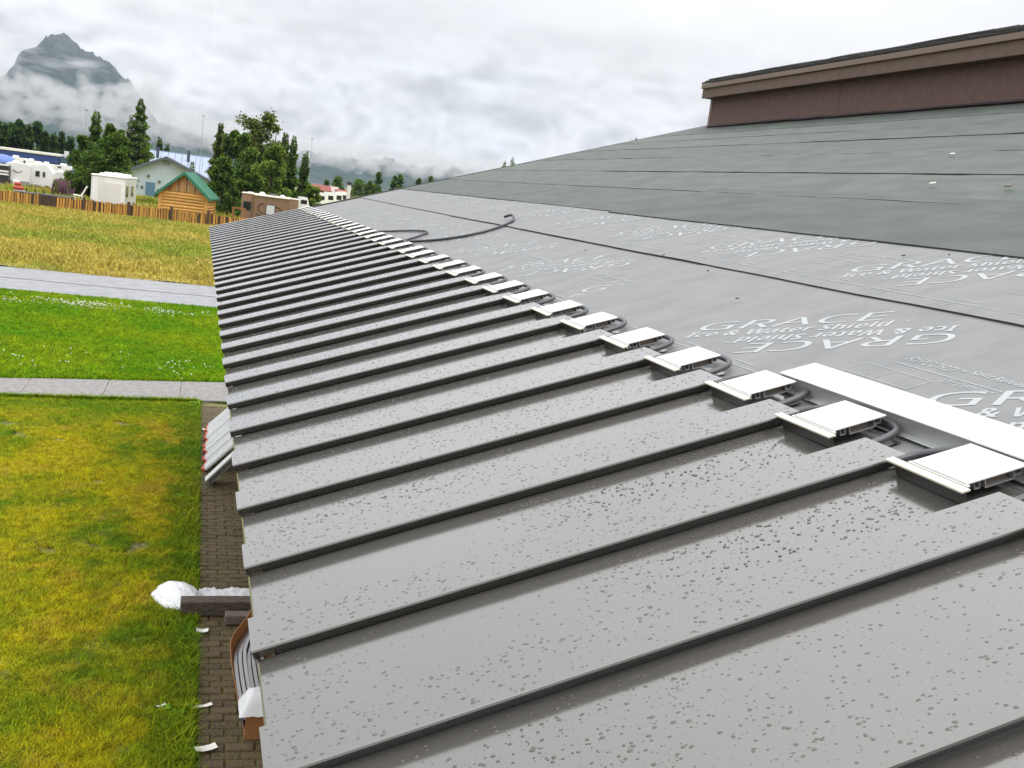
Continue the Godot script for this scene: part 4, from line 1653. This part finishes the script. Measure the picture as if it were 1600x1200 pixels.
	box(s, Vector3(sx, h - 0.01, 0.08), Vector3(sw + 0.08, 0.08, 0.82), Basis.IDENTITY, 0.02)
	put("slide_awning", s, cream, so)
	win(bm, Vector3(sx - 0.05, h * 0.60, 0.41), Vector2(0.68, 0.75), blind, black)
	win(bm, Vector3(-w / 2 + 0.42, h * 0.64, -0.13), Vector2(0.55, 0.62), glass, black)
	var sw_m := mat(0.035, 0.028, 0.026, 0.4)
	for q in [[Vector3(sx - 0.55, h * 0.78, 0.405), Vector3(sx - 0.95, h * 0.68, 0.405), Vector3(sx - 0.8, h * 0.52, 0.405), Vector3(sx - 0.2, h * 0.40, 0.405)], [Vector3(sx + 0.35, h * 0.72, 0.405), Vector3(sx + 0.7, h * 0.64, 0.405), Vector3(sx + 0.85, h * 0.52, 0.405)], [Vector3(sx - 1.1, h * 0.45, 0.405), Vector3(sx - 0.4, h * 0.36, 0.405), Vector3(sx + 0.4, h * 0.40, 0.405), Vector3(sx + 1.0, h * 0.50, 0.405)]]:
		s = sf()
		tube(s, curve(q, 6), 0.045, 6, 0.5)
		put("swoosh", s, sw_m, bm)
	for q in [[-0.35, 0.42, 0.2, cream], [0.5, 0.75, 0.16, black], [1.15, 0.36, 0.15, white], [-1.2, 0.5, 0.1, cream]]:
		s = sf()
		sphere(s, Vector3(q[0], h + 0.07, -0.9), Vector3(q[1] * 0.6, q[2], 0.4), 5, 12, 0.0)
		put("roof_pod", s, q[3], bm)
	wheels(bm, [Vector3(-w * 0.25, 0.36, -0.15), Vector3(w * 0.42, 0.36, -0.15)], 0.36)
	var tan_box := thing("tan_trailer", "tan trailer end between the brown motorhome and the white truck", "trailer")
	tan_box.position = Vector3(P(459, 316, z - 3).x, 0, z - 3)
	h = P(459, 312, z - 3).y
	s = sf()
	box(s, Vector3(0, h / 2 + 0.15, -1.5), Vector3(0.75, h - 0.3, 3.0), Basis.IDENTITY, 0.05)
	put("body", s, brown2, tan_box)
	s = sf()
	box(s, Vector3(0, h + 0.02, -1.5), Vector3(0.8, 0.08, 3.05), Basis.IDENTITY, 0.02)
	put("roof_cap", s, cream, tan_box)
	wheels_x(tan_box, [Vector3(-0.3, 0.33, -1.5), Vector3(0.3, 0.33, -1.5)], 0.33)

	# white van
	z = -84.0
	var van := thing("van", "white van with a raised roof parked beyond the brown motorhome", "van")
	var v0 := P(456, 316, z)
	var v1 := P(488, 321, z)
	w = v1.x - v0.x
	van.position = Vector3((v0.x + v1.x) / 2, 0, z)
	h = P(472, 308, z).y
	s = sf()
	prism(s, PackedVector2Array([Vector2(-w / 2, 0.4), Vector2(w / 2, 0.4), Vector2(w / 2, h * 0.66), Vector2(w * 0.38, h * 0.72), Vector2(w * 0.24, h), Vector2(-w * 0.14, h), Vector2(-w * 0.2, h * 0.78), Vector2(-w / 2, h * 0.76)]), -1.8, 0.0)
	put("body", s, white, van)
	s = sf()
	box(s, Vector3(w * 0.08, h * 0.86, 0.005), Vector3(w * 0.3, h * 0.12, 0.03))
	put("window", s, glass, van)
	s = sf()
	prism(s, PackedVector2Array([Vector2(w * 0.385, h * 0.735), Vector2(w * 0.40, h * 0.735), Vector2(w * 0.262, h * 0.985), Vector2(w * 0.247, h * 0.985)]), -1.65, -0.15)
	put("windscreen", s, glass, van)
	wheels(van, [Vector3(-w * 0.3, 0.34, -0.1), Vector3(w * 0.32, 0.34, -0.1)], 0.34)

	# wooden frame by the brown motorhome
	z = -75.0
	var fr := thing("wooden_railing", "orange-brown wooden railing between the fence and the brown motorhome", "railing")
	var r0 := P(364, 330, z)
	var r1 := P(382, 330, z)
	w = r1.x - r0.x
	h = P(373, 324.5, z).y
	fr.position = Vector3((r0.x + r1.x) / 2, 0, z)
	var rust := nmat(0.03, [[0.3, L(0.23, 0.085, 0.025)], [0.7, L(0.31, 0.125, 0.04)]], Vector3(4, 4, 4), 0.8, 150, 128)
	for x in [-w / 2, w / 2]:
		s = sf()
		box(s, Vector3(x, h / 2, 0), Vector3(0.10, h, 0.10), Basis.IDENTITY, 0.01)
		put("post", s, rust, fr)
	s = sf()
	box(s, Vector3(0, h - 0.05, 0.002), Vector3(w + 0.18, 0.10, 0.12), Basis.IDENTITY, 0.01)
	put("top_rail", s, rust, fr)
	for k in 4:
		s = sf()
		box(s, Vector3(0, 0.12 + k * 0.16, -0.03), Vector3(w, 0.12, 0.03))
		put("rail_board", s, rust, fr)

	# masts and post
	for q in [[135, 172, 255, -125.0, 0.032, "thin mast rising behind the leafy trees on the left"], [318, 181, 250, -135.0, 0.045, "thin lamp mast right of the pale blue roof"], [488, 217, 300, -140.0, 0.028, "faint thin mast to the right of the tall trees"]]:
		var m := thing("mast", q[5], "mast")
		var tp := P(q[0], q[1], q[3])
		m.position = Vector3(tp.x, 0, q[3])
		s = sf()
		tube(s, [Vector3.ZERO, Vector3(0, tp.y, 0)], q[4], 6, 0.6)
		put("pole", s, mat(0.30, 0.32, 0.34, 0.5), m)
		s = sf()
		box(s, Vector3(0, tp.y, 0), Vector3(0.3, 0.10, 0.2), Basis.IDENTITY, 0.03)
		put("lamp_head", s, mat(0.16, 0.17, 0.19, 0.5), m)
	z = -46.0
	var post := thing("white_post", "white post with a dark cap just beyond the far edge of the roof", "post")
	var pt := P(546, 286, z)
	post.position = Vector3(pt.x, 0, z)
	s = sf()
	tube(s, [Vector3.ZERO, Vector3(0, pt.y - 0.06, 0)], 0.085, 10)
	put("pole", s, off, post)
	s = sf()
	tube(s, [Vector3(0, pt.y - 0.08, 0), Vector3(0, pt.y + 0.04, 0)], 0.11, 10)
	put("cap", s, black, post)

	# far houses and cars at the end of the street
	for q in [[503, 289, 26, -190.0, Color(0.30, 0.085, 0.06), "reddish house with a low roof, left of the far trees"], [492, 292, 14, -170.0, Color(0.36, 0.22, 0.10), "tan gable house at the edge of the tall trees"], [538, 297, 16, -200.0, Color(0.33, 0.10, 0.08), "small reddish house behind the white post"], [524, 292, 10, -205.0, Color(0.55, 0.50, 0.45), "small pale house between the two reddish ones"]]:
		z = q[3]
		var hs := thing("far_house", q[5], "house", "")
		var c := P(q[0], q[1], z)
		w = q[2] * (EYE.z - z) / FOCAL
		hs.position = Vector3(c.x, 0, z)
		h = c.y - 1.0
		s = sf()
		box(s, Vector3(0, h / 2, -3), Vector3(w, h, 6))
		put("wall", s, mat(q[4].r, q[4].g, q[4].b, 0.8), hs)
		s = sf()
		prism(s, PackedVector2Array([Vector2(-3.4, 0), Vector2(3.4, 0), Vector2(0, 1.0)]), -w / 2 - 0.3, w / 2 + 0.3, Transform3D(Basis(Vector3.UP, PI / 2), Vector3(0, h, -3)))
		put("roof", s, mat(q[4].r * 0.7, q[4].g * 0.6, q[4].b * 0.6, 0.7), hs)
		win(hs, Vector3(-w * 0.2, h * 0.6, 0.01), Vector2(0.9, 0.8), glass, off)
		win(hs, Vector3(w * 0.22, h * 0.6, 0.01), Vector2(0.9, 0.8), glass, off)
	for q in [[503, 305, -118.0, "leftmost of the white vehicles in the far row"], [517, 304.5, -120.0, "second white vehicle from the left in the far row"], [530, 304, -122.0, "third white vehicle in the far row, left of the post"], [539, 303.5, -124.0, "white vehicle in the far row, just beside the white post"]]:
		z = q[2]
		var cv := thing("parked_car", q[3], "vehicle", "vehicles parked in the far row")
		var c := P(q[0], q[1], z)
		cv.position = Vector3(c.x, 0, z)
		h = c.y + 0.25
		s = sf()
		prism(s, PackedVector2Array([Vector2(-0.5, 0.3), Vector2(0.5, 0.3), Vector2(0.5, h * 0.72), Vector2(0.36, h), Vector2(-0.42, h), Vector2(-0.5, h * 0.8)]), -3.5, 0.0)
		put("body", s, white, cv)
		s = sf()
		box(s, Vector3(0.02, h * 0.8, 0.01), Vector3(0.6, h * 0.16, 0.04))
		put("window", s, glass, cv)


func wheels_x(parent: Node3D, spots: Array, r: float) -> void:
	var rubber := mat(0.02, 0.02, 0.02, 0.8)
	for p in spots:
		var s := sf()
		tube(s, [p - Vector3(0.11, 0, 0), p + Vector3(0.11, 0, 0)], r, 14)
		put("wheel", s, rubber, parent)


func camper(called: String, label: String, px: float, y0: float, y1: float, z: float, wpx: float, dep: float, yaw: float, style: int, skin: Material, glass: Material, grey: Material) -> void:
	var c := thing(called, label, "trailer" if called != "truck_camper" else "camper")
	var m := (EYE.z - z) / FOCAL
	var w := wpx * m
	var top := P(px, y0, z).y
	var low := P(px, y1, z).y
	c.transform = Transform3D(Basis(Vector3.UP, yaw), Vector3(P(px, y1, z).x, minf(low, 0.0) if style != 4 else maxf(low, 0.0), z))
	var h := top - c.position.y
	var s := sf()
	var fl := h * 0.2
	var poly := PackedVector2Array([Vector2(-w / 2, fl), Vector2(w / 2, fl), Vector2(w / 2, h * 0.94), Vector2(w / 2 - 0.12, h), Vector2(-w / 2 + 0.12, h), Vector2(-w / 2, h * 0.94)])
	if style == 2 or style == 3:
		poly = PackedVector2Array([Vector2(-w / 2, fl), Vector2(w * 0.46, fl), Vector2(w / 2, h * 0.36), Vector2(w * 0.44, h * 0.52), Vector2(w * 0.14, h * 0.96), Vector2(w * 0.08, h), Vector2(-w / 2 + 0.1, h), Vector2(-w / 2, h * 0.94)])
	elif style == 4:
		poly = PackedVector2Array([Vector2(-w / 2, fl), Vector2(w * 0.1, fl), Vector2(w * 0.12, h * 0.5), Vector2(w * 0.48, h * 0.55), Vector2(w / 2, h * 0.75), Vector2(w * 0.4, h), Vector2(-w / 2, h)])
	prism(s, poly, -dep, 0.0)
	put("body", s, skin, c)
	var white := mat(0.78, 0.78, 0.77, 0.35)
	s = sf()
	box(s, Vector3(-w * 0.12, h + 0.09, -dep * 0.5), Vector3(w * 0.3, 0.2, 0.7), Basis.IDENTITY, 0.05)
	put("roof_unit", s, white, c)
	if style == 1:
		s = sf()
		box(s, Vector3(0, fl + 0.16, 0.02), Vector3(w, 0.36, 0.05))
		put("lower_band", s, grey, c)
		s = sf()
		box(s, Vector3(-w * 0.05, fl + 0.12, 0.25), Vector3(0.62, 0.5, 0.45), Basis.IDENTITY, 0.08)
		put("gas_cover", s, white, c)
		s = sf()
		tube(s, curve([Vector3(-0.35, h * 0.74, 0.02), Vector3(0.0, h * 0.66, 0.02), Vector3(0.35, h * 0.74, 0.02)], 5), 0.04, 6, 0.4)
		put("emblem", s, mat(0.16, 0.09, 0.07, 0.5), c)
	elif style == 2:
		for q in [[-0.42, 0.62, 0.07, 0.5], [-0.14, 0.66, 0.10, 0.22], [0.04, 0.66, 0.05, 0.2]]:
			win(c, Vector3(w * q[0], h * q[1], 0.01), Vector2(w * q[2] + 0.1, h * q[3]), glass, grey)
		s = sf()
		box(s, Vector3(-w * 0.25, fl + 0.1, 0.01), Vector3(w * 0.45, 0.12, 0.04))
		put("lower_band", s, mat(0.55, 0.53, 0.48, 0.5), c)
	elif style == 4:
		win(c, Vector3(-w * 0.2, h * 0.78, 0.01), Vector2(w * 0.22, h * 0.24), glass, grey)
	elif style == 5:
		for y in [0.98, 0.72, 0.6]:
			s = sf()
			box(s, Vector3(0, h * y, 0.02), Vector3(w, 0.14, 0.06))
			put("white_trim", s, white, c)
	elif style == 3:
		win(c, Vector3(-w * 0.2, h * 0.62, 0.01), Vector2(w * 0.2, h * 0.2), glass, grey)
	if style != 4:
		wheels(c, [Vector3(-0.35, 0.3, -0.1), Vector3(0.4, 0.3, -0.1)], 0.3)


# ---------------------------------------------------------------- trees
func leaves(n: int, place: Callable, size: float, tones: Array) -> Mesh:
	var v := PackedVector3Array()
	var nn := PackedVector3Array()
	var c := PackedColorArray()
	for i in n:
		var q: Array = place.call()
		var p: Vector3 = q[0]
		var along: Vector3 = q[1]
		var sz := size * 0.52 * rng.randf_range(0.6, 1.4)
		var d := (along + Vector3(rng.randf_range(-1, 1), rng.randf_range(-1, 1), rng.randf_range(-1, 1)) * 0.7).normalized()
		var sd := d.cross(Vector3(rng.randf_range(-1, 1), rng.randf_range(-1, 1), rng.randf_range(-1, 1))).normalized() * sz * 0.45
		var tip := p + d * sz
		var mid := p + d * sz * 0.5
		var col: Color = tones[rng.randi() % tones.size()]
		var t := rng.randf_range(0.75, 1.25)
		col = Color(col.r * t, col.g * t, col.b * t)
		v.append_array(PackedVector3Array([p, mid + sd, tip, p, tip, mid - sd]))
		var nrm := d.cross(sd).normalized()
		if nrm.y < 0:
			nrm = -nrm
		nrm = (nrm + Vector3.UP * 1.1).normalized()
		for k in 6:
			nn.append(nrm)
			c.append(col)
	var arr := []
	arr.resize(Mesh.ARRAY_MAX)
	arr[Mesh.ARRAY_VERTEX] = v
	arr[Mesh.ARRAY_NORMAL] = nn
	arr[Mesh.ARRAY_COLOR] = c
	var am := ArrayMesh.new()
	am.add_surface_from_arrays(Mesh.PRIMITIVE_TRIANGLES, arr)
	return am


func tree(kind: String, label: String, px: float, py: float, z: float, wpx: float, n: int, tones: Array, leaf_mat: Material, bark: Material, size: float, group := "") -> void:
	var called: String = {"spruce": "spruce_tree", "broad": "leafy_tree", "sparse": "ragged_spruce", "bush": "bush"}[kind]
	var o := thing(called, label, "tree" if kind != "bush" else "bush", group)
	var top := P(px, py, z)
	o.position = Vector3(top.x, 0, z)
	var h := top.y
	var r := wpx * (0.66 if kind == "broad" else 0.56) * (EYE.z - z) / FOCAL
	if kind == "spruce":
		r = maxf(r, h * 0.15)
	elif kind == "broad":
		r = maxf(r, h * 0.17)
	var s := sf()
	var lean := rng.randf_range(-0.02, 0.02) * h
	var tr := maxf(0.06, h * 0.016)
	if kind == "bush":
		for k in 4:
			var a := rng.randf() * TAU
			tube(s, [Vector3.ZERO, Vector3(cos(a) * r * 0.4, h * 0.6, sin(a) * r * 0.4)], 0.03, 5, 0.5)
	else:
		tube(s, [Vector3.ZERO, Vector3(lean * 0.4, h * 0.5, 0), Vector3(lean, h * 0.97, 0)], tr, 7, 0.15)
	# limbs
	var limbs := []
	var nl := 0 if kind == "bush" else 34 if kind == "sparse" else 26
	for k in nl:
		var t := rng.randf_range(0.12, 0.95) if kind != "broad" else rng.randf_range(0.18, 0.9)
		var a := rng.randf() * TAU
		var reach := r * pow(1.0 - t, 0.75) * rng.randf_range(0.6, 1.05)
		if kind == "broad":
			reach = r * pow(1.0 - t, 0.7) * rng.randf_range(0.5, 0.95)
		elif kind == "sparse":
			reach = r * rng.randf_range(0.35, 1.0) * (0.9 if t > 0.6 else 0.75)
		var rise := (0.35 if kind == "broad" else -0.18) * reach
		if kind == "sparse":
			rise = reach * rng.randf_range(-0.25, 0.35)
		var b := Vector3(lean * t, h * t, 0)
		var e := b + Vector3(cos(a) * reach, rise, sin(a) * reach)
		limbs.append([b, e])
		tube(s, [b, b.lerp(e, 0.5) + Vector3(0, reach * 0.05, 0), e], tr * 0.32, 5, 0.25)
	put("trunk", s, bark, o)
	var place: Callable
	if kind == "spruce":
		place = func():
			var t := 1.0 - pow(rng.randf(), 0.55) * 0.97
			var whorl := 0.75 + 0.35 * sin(t * h * 5.5 + sin(t * 23.0))
			var a := rng.randf() * TAU
			var lobe := 0.8 + 0.3 * noise.get_noise_2d(cos(a) * 1.4 + px, sin(a) * 1.4 + t * 5.0)
			var rr := r * pow(1.0 - t, 0.8) * whorl * lobe * sqrt(rng.randf_range(0.08, 1.0)) + 0.05
			return [Vector3(lean * t + cos(a) * rr, h * t - rr * 0.22, sin(a) * rr), Vector3(cos(a), -0.35, sin(a))]
	elif kind == "sparse":
		place = func():
			var l: Array = limbs[rng.randi() % limbs.size()]
			var k := rng.randf_range(0.15, 1.05)
			var b: Vector3 = l[0]
			var e: Vector3 = l[1]
			var p := b.lerp(e, k) + Vector3(rng.randfn(0, 0.10), rng.randfn(-0.1, 0.12), rng.randfn(0, 0.10)) * r
			return [p, (e - b).normalized() + Vector3(0, -0.5, 0)]
	else:
		var clumps := []
		var nc := 44 if kind == "broad" else 16
		for k in nc:
			var t := rng.randf_range(0.12, 0.97) if kind == "broad" else rng.randf_range(0.15, 0.95)
			var a := rng.randf() * TAU
			var prof := minf(1.0, 0.6 + t * 2.0) * pow(1.0 - t, 0.5) * 1.12 if kind == "broad" else sqrt(1.0 - t * t * 0.9)
			var rr := r * prof * rng.randf_range(0.35, 0.92)
			clumps.append([Vector3(cos(a) * rr + lean * t, h * t, sin(a) * rr), r * rng.randf_range(0.16, 0.34) * (1.15 - 0.6 * t)])
		for k in 5:
			clumps.append([Vector3(lean + rng.randfn(0, 0.05) * r, h * (0.80 + 0.045 * k), rng.randfn(0, 0.05) * r), r * (0.24 - 0.035 * k)])
		place = func():
			var q: Array = clumps[rng.randi() % clumps.size()]
			var d := Vector3(rng.randfn(), rng.randfn() * 1.1, rng.randfn()).normalized() * pow(rng.randf(), 0.4)
			var p: Vector3 = q[0] + d * q[1]
			p.y = clampf(p.y, 0.05, h)
			return [p, d + Vector3(0, -0.2, 0)]
	inst("crown", leaves(int(n * 2.3), place, size, tones), leaf_mat, o)


func build_trees() -> void:
	var lm := vmat(0.7)
	lm.backlight_enabled = true
	lm.backlight = Color(1.0, 1.0, 0.7)
	lm.metallic_specular = 0.3
	var bark := nmat(0.05, [[0.3, L(0.05, 0.042, 0.035)], [0.7, L(0.11, 0.095, 0.08)]], Vector3(3, 1, 3), 0.95, 160, 128)
	var dark := [Color(0.056, 0.115, 0.046), Color(0.078, 0.149, 0.052), Color(0.101, 0.184, 0.057)]
	var mid := [Color(0.112, 0.207, 0.052), Color(0.157, 0.265, 0.063), Color(0.202, 0.310, 0.069), Color(0.123, 0.230, 0.057)]
	var light := [Color(0.179, 0.299, 0.063), Color(0.246, 0.368, 0.081), Color(0.157, 0.276, 0.063), Color(0.302, 0.414, 0.092)]
	var olive := [Color(0.168, 0.230, 0.069), Color(0.235, 0.276, 0.086), Color(0.134, 0.207, 0.057)]
	# dark wood at the far left: tree by tree
	var names := ["at the left edge of the picture", "second from the left edge", "third from the left edge", "fourth from the left", "fifth from the left", "sixth from the left", "seventh from the left", "eighth from the left", "ninth from the left", "next to the leafy trees"]
	var tops := [[-6, 190], [8, 190], [20, 194], [33, 189], [46, 193], [59, 192], [72, 203], [84, 208], [97, 205], [111, 212]]
	for i in tops.size():
		tree("spruce" if i % 3 == 1 or i > 5 else "broad", "dark tall tree of the wood on the left, %s" % names[i], tops[i][0], tops[i][1], -175.0 - (i % 3) * 9.0, 23.0 + (i % 2) * 5, 1900, dark, lm, bark, 0.75, "trees of the dark wood on the left")
	# leafy group left of the gabled building
	tree("spruce", "pointed spire-like tree standing left of the tallest spruce", 152, 172, -96.0, 62, 5600, mid, lm, bark, 0.30)
	tree("broad", "broad dense leafy tree rising behind the white motorhome", 172, 196, -92.0, 66, 8500, mid, lm, bark, 0.30)
	tree("broad", "low leafy tree at the left foot of the pointed one", 132, 214, -94.0, 42, 4500, mid, lm, bark, 0.30)
	tree("broad", "rounded leafy tree between the broad tree and the tallest spruce", 190, 204, -97.0, 30, 3800, mid, lm, bark, 0.30)
	tree("spruce", "tallest spruce on the left, standing behind the gabled building", 223, 152, -142.0, 62, 5200, mid, lm, bark, 0.46)
	tree("spruce", "slim spruce just left of the tallest one", 203, 178, -142.0, 24, 1500, olive, lm, bark, 0.42)
	tree("broad", "small pale leafy tree behind the gabled building's left roof slope", 229, 217, -140.5, 22, 1900, light, lm, bark, 0.34)
	tree("spruce", "dark spruce beside the pale blue roof, left one of two", 250, 214, -180.0, 24, 1300, dark, lm, bark, 0.6)
	tree("spruce", "dark spruce beside the pale blue roof, right one of two", 262, 224, -180.0, 20, 1100, dark, lm, bark, 0.6)
	tree("spruce", "little spruce in front of the pale blue roof", 300, 250, -124.0, 18, 900, light, lm, bark, 0.32)
	# group right of the cabin
	tree("spruce", "spruce with a reddish top at the left of the right-hand group", 346, 190, -100.0, 48, 4200, olive, lm, bark, 0.36)
	tree("broad", "leafy tree directly right of the reddish spruce", 366, 205, -97.0, 46, 5200, mid, lm, bark, 0.32)
	tree("broad", "leafy tree with a blunt top in front of the ragged spruce", 384, 209, -93.0, 44, 5200, mid, lm, bark, 0.32)
	tree("sparse", "tallest tree of the right-hand group, a ragged open spruce with a visible trunk", 412, 168, -104.0, 66, 4200, olive, lm, bark, 0.42)
	tree("broad", "light green leafy tree low in front of the ragged spruce", 428, 228, -90.0, 62, 7800, light, lm, bark, 0.28)
	tree("spruce", "spruce right of the ragged tallest one", 447, 206, -108.0, 46, 3000, olive, lm, bark, 0.42)
	tree("spruce", "pointed spruce second from the right of the group", 459, 211, -102.0, 34, 2600, mid, lm, bark, 0.38)
	tree("spruce", "rightmost pointed spruce of the right-hand group", 477, 235, -100.0, 34, 2400, mid, lm, bark, 0.36)
	tree("broad", "low dark leafy tree behind the cabin's right eave", 350, 245, -88.0, 44, 5200, mid, lm, bark, 0.28)
	tree("sparse", "open spruce at the right shoulder of the ragged tallest one", 434, 190, -109.0, 40, 2600, olive, lm, bark, 0.42)
	tree("spruce", "narrow spruce spire just left of the ragged tallest one", 392, 200, -106.0, 26, 1900, mid, lm, bark, 0.38)
	tree("bush", "dense bush behind the brown motorhome", 398, 272, -85.0, 62, 5200, mid, lm, bark, 0.26)
	tree("bush", "bright bush beyond the white van, right of the tall trees", 484, 291, -87.0, 46, 4600, light, lm, bark, 0.24)
	tree("bush", "small dark bush at the blue door of the gabled building", 248, 297, -114.0, 9, 700, mid, lm, bark, 0.26)
	tree("bush", "bush between the parked trailers and the leafy trees", 112, 276, -96.0, 20, 1300, light, lm, bark, 0.26)
	# far trees
	var far := [[511, 282, 12, "far small tree beside the reddish house"], [530, 277, 24, "far round tree left of the white post"], [563, 282, 34, "wide dark far tree right of the white post"], [579, 284, 26, "far dark tree next to the wide one"], [592, 270, 18, "far tall tree with a round crown, above the roof edge"], [617, 275, 12, "first of the two slim far trees above the roof edge"], [626, 273, 14, "second of the two slim far trees above the roof edge"], [654, 279, 14, "far treetop just showing over the roof edge, lower one"], [674, 276, 14, "far treetop just showing over the roof edge, right of the lower one"]]
	for q in far:
		tree("broad", q[3], q[0], q[1], -215.0 - rng.randf() * 20.0, q[2], 1300, mid, lm, bark, 0.55)
	for q in [[789, 250, 10, "left treetop of the pair peeking over the roof"], [801, 243, 14, "right treetop of the pair peeking over the roof"], [985, 216, 7, "leftmost of three tiny treetops above the roof's upper edge"], [997, 211, 9, "middle of three tiny treetops above the roof's upper edge"], [1012, 213, 6, "rightmost of three tiny treetops above the roof's upper edge"]]:
		tree("spruce", q[3], q[0], q[1], -200.0, q[2] * 2.2, 1500, mid, lm, bark, 0.5)
	# fireweed among the grass behind the fence
	var v := []
	var cols := []
	for k in 260:
		var p := P(rng.randfn(98, 7), 300, -90.0 + rng.randf_range(-4, 4))
		v.append(Transform3D(Basis.from_scale(Vector3(0.12, rng.randf_range(0.25, 0.5), 0.12)), Vector3(p.x, rng.randf_range(0.5, 1.25), p.z)))
		cols.append(Color(0.26, 0.13, 0.20) if rng.randf() < 0.45 else Color(0.16, 0.17, 0.05))
	var s := sf()
	sphere(s, Vector3.ZERO, Vector3(0.6, 1, 0.6), 3, 5, -1.0)
	s.generate_normals()
	var fw := multi("fireweed", s.commit(), lm, v, cols)
	stuff(fw)
	tag(fw, "patch of pinkish fireweed in the grass behind the fence", "flowers")


# ---------------------------------------------------------------- grass
func blade_mesh(n: int, spread: float, h: float, w: float, droop: float) -> Mesh:
	var s := sf()
	for k in n:
		var a := rng.randf() * TAU
		var p := Vector3(rng.randf_range(-1, 1), 0, rng.randf_range(-1, 1)) * spread
		var d := Vector3(cos(a), 0, sin(a))
		var sd := Vector3(-d.z, 0, d.x) * w
		var hh := h * rng.randf_range(0.55, 1.15)
		var out := droop * rng.randf_range(0.4, 1.4) * hh
		var m := p + d * out * 0.35 + Vector3(0, hh * 0.62, 0)
		var e := p + d * out + Vector3(0, hh, 0)
		tri(s, p - sd, p + sd, m + sd * 0.8)
		tri(s, p - sd, m + sd * 0.8, m - sd * 0.8)
		tri(s, m - sd * 0.8, m + sd * 0.8, e)
	s.generate_normals()
	return s.commit()


func turf(called: String, label: String, n: int, mesh: Mesh, m: Material, spot: Callable, color: Callable) -> void:
	var where := []
	var cols := []
	for i in n:
		var p: Vector3 = spot.call()
		if is_nan(p.x):
			continue
		var sc := rng.randf_range(0.65, 1.3)
		where.append(Transform3D(Basis(Vector3.UP, rng.randf() * TAU).scaled(Vector3(sc, sc * rng.randf_range(0.7, 1.2), sc)), p))
		var c: Color = color.call(p.x, p.z)
		var t := rng.randf_range(0.5, 1.5) * (1.0 + 0.5 * noise2.get_noise_2d(p.x * 6.0, p.z * 5.0))
		cols.append(Color(c.r * t * rng.randf_range(0.85, 1.15), c.g * t, c.b * t))
	var o := multi(called, mesh, m, where, cols)
	stuff(o)
	tag(o, label, "grass")


func build_grass() -> void:
	var gm := vmat(0.75)
	gm.metallic_specular = 0.25
	gm.backlight_enabled = true
	gm.backlight = Color(0.72, 0.72, 0.4)
	turf("lawn_grass", "mossy yellow-green lawn grass beside the house", 225000, blade_mesh(7, 0.035, 0.034, 0.0026, 1.1), gm,
		func():
			var z := -3.0 - 13.6 * pow(rng.randf(), 0.85)
			var x := 0.09 - rng.randf() * (2.4 - z * 0.20)
			if z < -16.66 - 0.18 * x:
				return Vector3(NAN, 0, 0)
			if noise2.get_noise_2d(x * 0.9 + 31.0, z * 0.9) > 0.44 or noise.get_noise_2d(x * 3.5, z * 3.5) > 0.58:
				return Vector3(NAN, 0, 0)
			return Vector3(x, 0, z), lawn_color)
	turf("verge_grass", "bright green grass between the path and the road", 140000, blade_mesh(7, 0.05, 0.075, 0.005, 0.8), gm,
		func():
			var x := 6.0 - rng.randf() * 14.5
			return Vector3(x, 0, lerpf(-18.36 - 0.26 * x, -29.25, rng.randf())), lawn2_color)
	turf("edge_grass", "longer green grass fringing the bricks and the path", 6000, blade_mesh(7, 0.03, 0.065, 0.0032, 1.1), gm,
		func():
			if rng.randf() < 0.6:
				return Vector3(0.06 - absf(rng.randfn(0, 0.12)), 0, rng.randf_range(-16.4, -3.5))
			var x := rng.randf_range(-5.0, 0.1)
			return Vector3(x, 0, -16.66 - 0.18 * x + absf(rng.randfn(0, 0.05))), func(x, z): return Color(0.11, 0.22, 0.008).lerp(lawn_color(x - 0.4, z), 0.4))
	turf("field_grass", "tall tan and green grass of the rough field before the fence", 100000, blade_mesh(9, 0.18, 0.20, 0.012, 0.9), gm,
		func():
			var z := rng.randf_range(-35.3, -72.4)
			return Vector3(rng.randf_range(-17.0, 9.0), -0.13 * smoothstep(-38.5, -35.3, z), z), field_color)
	turf("meadow_grass", "tall tan and green grass behind the fence", 22000, blade_mesh(8, 0.3, 0.5, 0.02, 0.5), gm,
		func():
			var x := rng.randf_range(-24.0, 14.0)
			var z := rng.randf_range(-75.5, -108.0)
			if x > -11.0 and x < 3.0 and z < -90.0 and z > -101.0:
				return Vector3(NAN, 0, 0)
			return Vector3(x, 0, z), field_color)
	# white clover heads on the verge
	var s := sf()
	sphere(s, Vector3(0, 0.09, 0), Vector3(0.013, 0.011, 0.013), 3, 6, -1.0)
	s.generate_normals()
	var where := []
	while where.size() < 650:
		var x := rng.randf_range(-6.4, 0.4)
		var z := rng.randf_range(-18.0, -29.0)
		var k := noise.get_noise_2d(x * 0.7 + 3.0, z * 0.9)
		var band := exp(-pow((z + 27.3 + (x + 3.0) * 0.05) / 0.55, 2)) * (1.0 if x < -0.6 else 0.2) + 0.10 * exp(-pow((z + 19.6) / 0.8, 2))
		if rng.randf() < band * clampf(0.35 + k * 1.6, 0.03, 1.0):
			where.append(Transform3D(Basis.from_scale(Vector3.ONE * rng.randf_range(0.6, 1.3)), Vector3(x, 0, z)))
	var cl := multi("clover_flowers", s.commit(), mat(0.72, 0.72, 0.62, 0.8), where, [])
	stuff(cl)
	tag(cl, "white clover heads scattered in the bright green verge", "flowers")
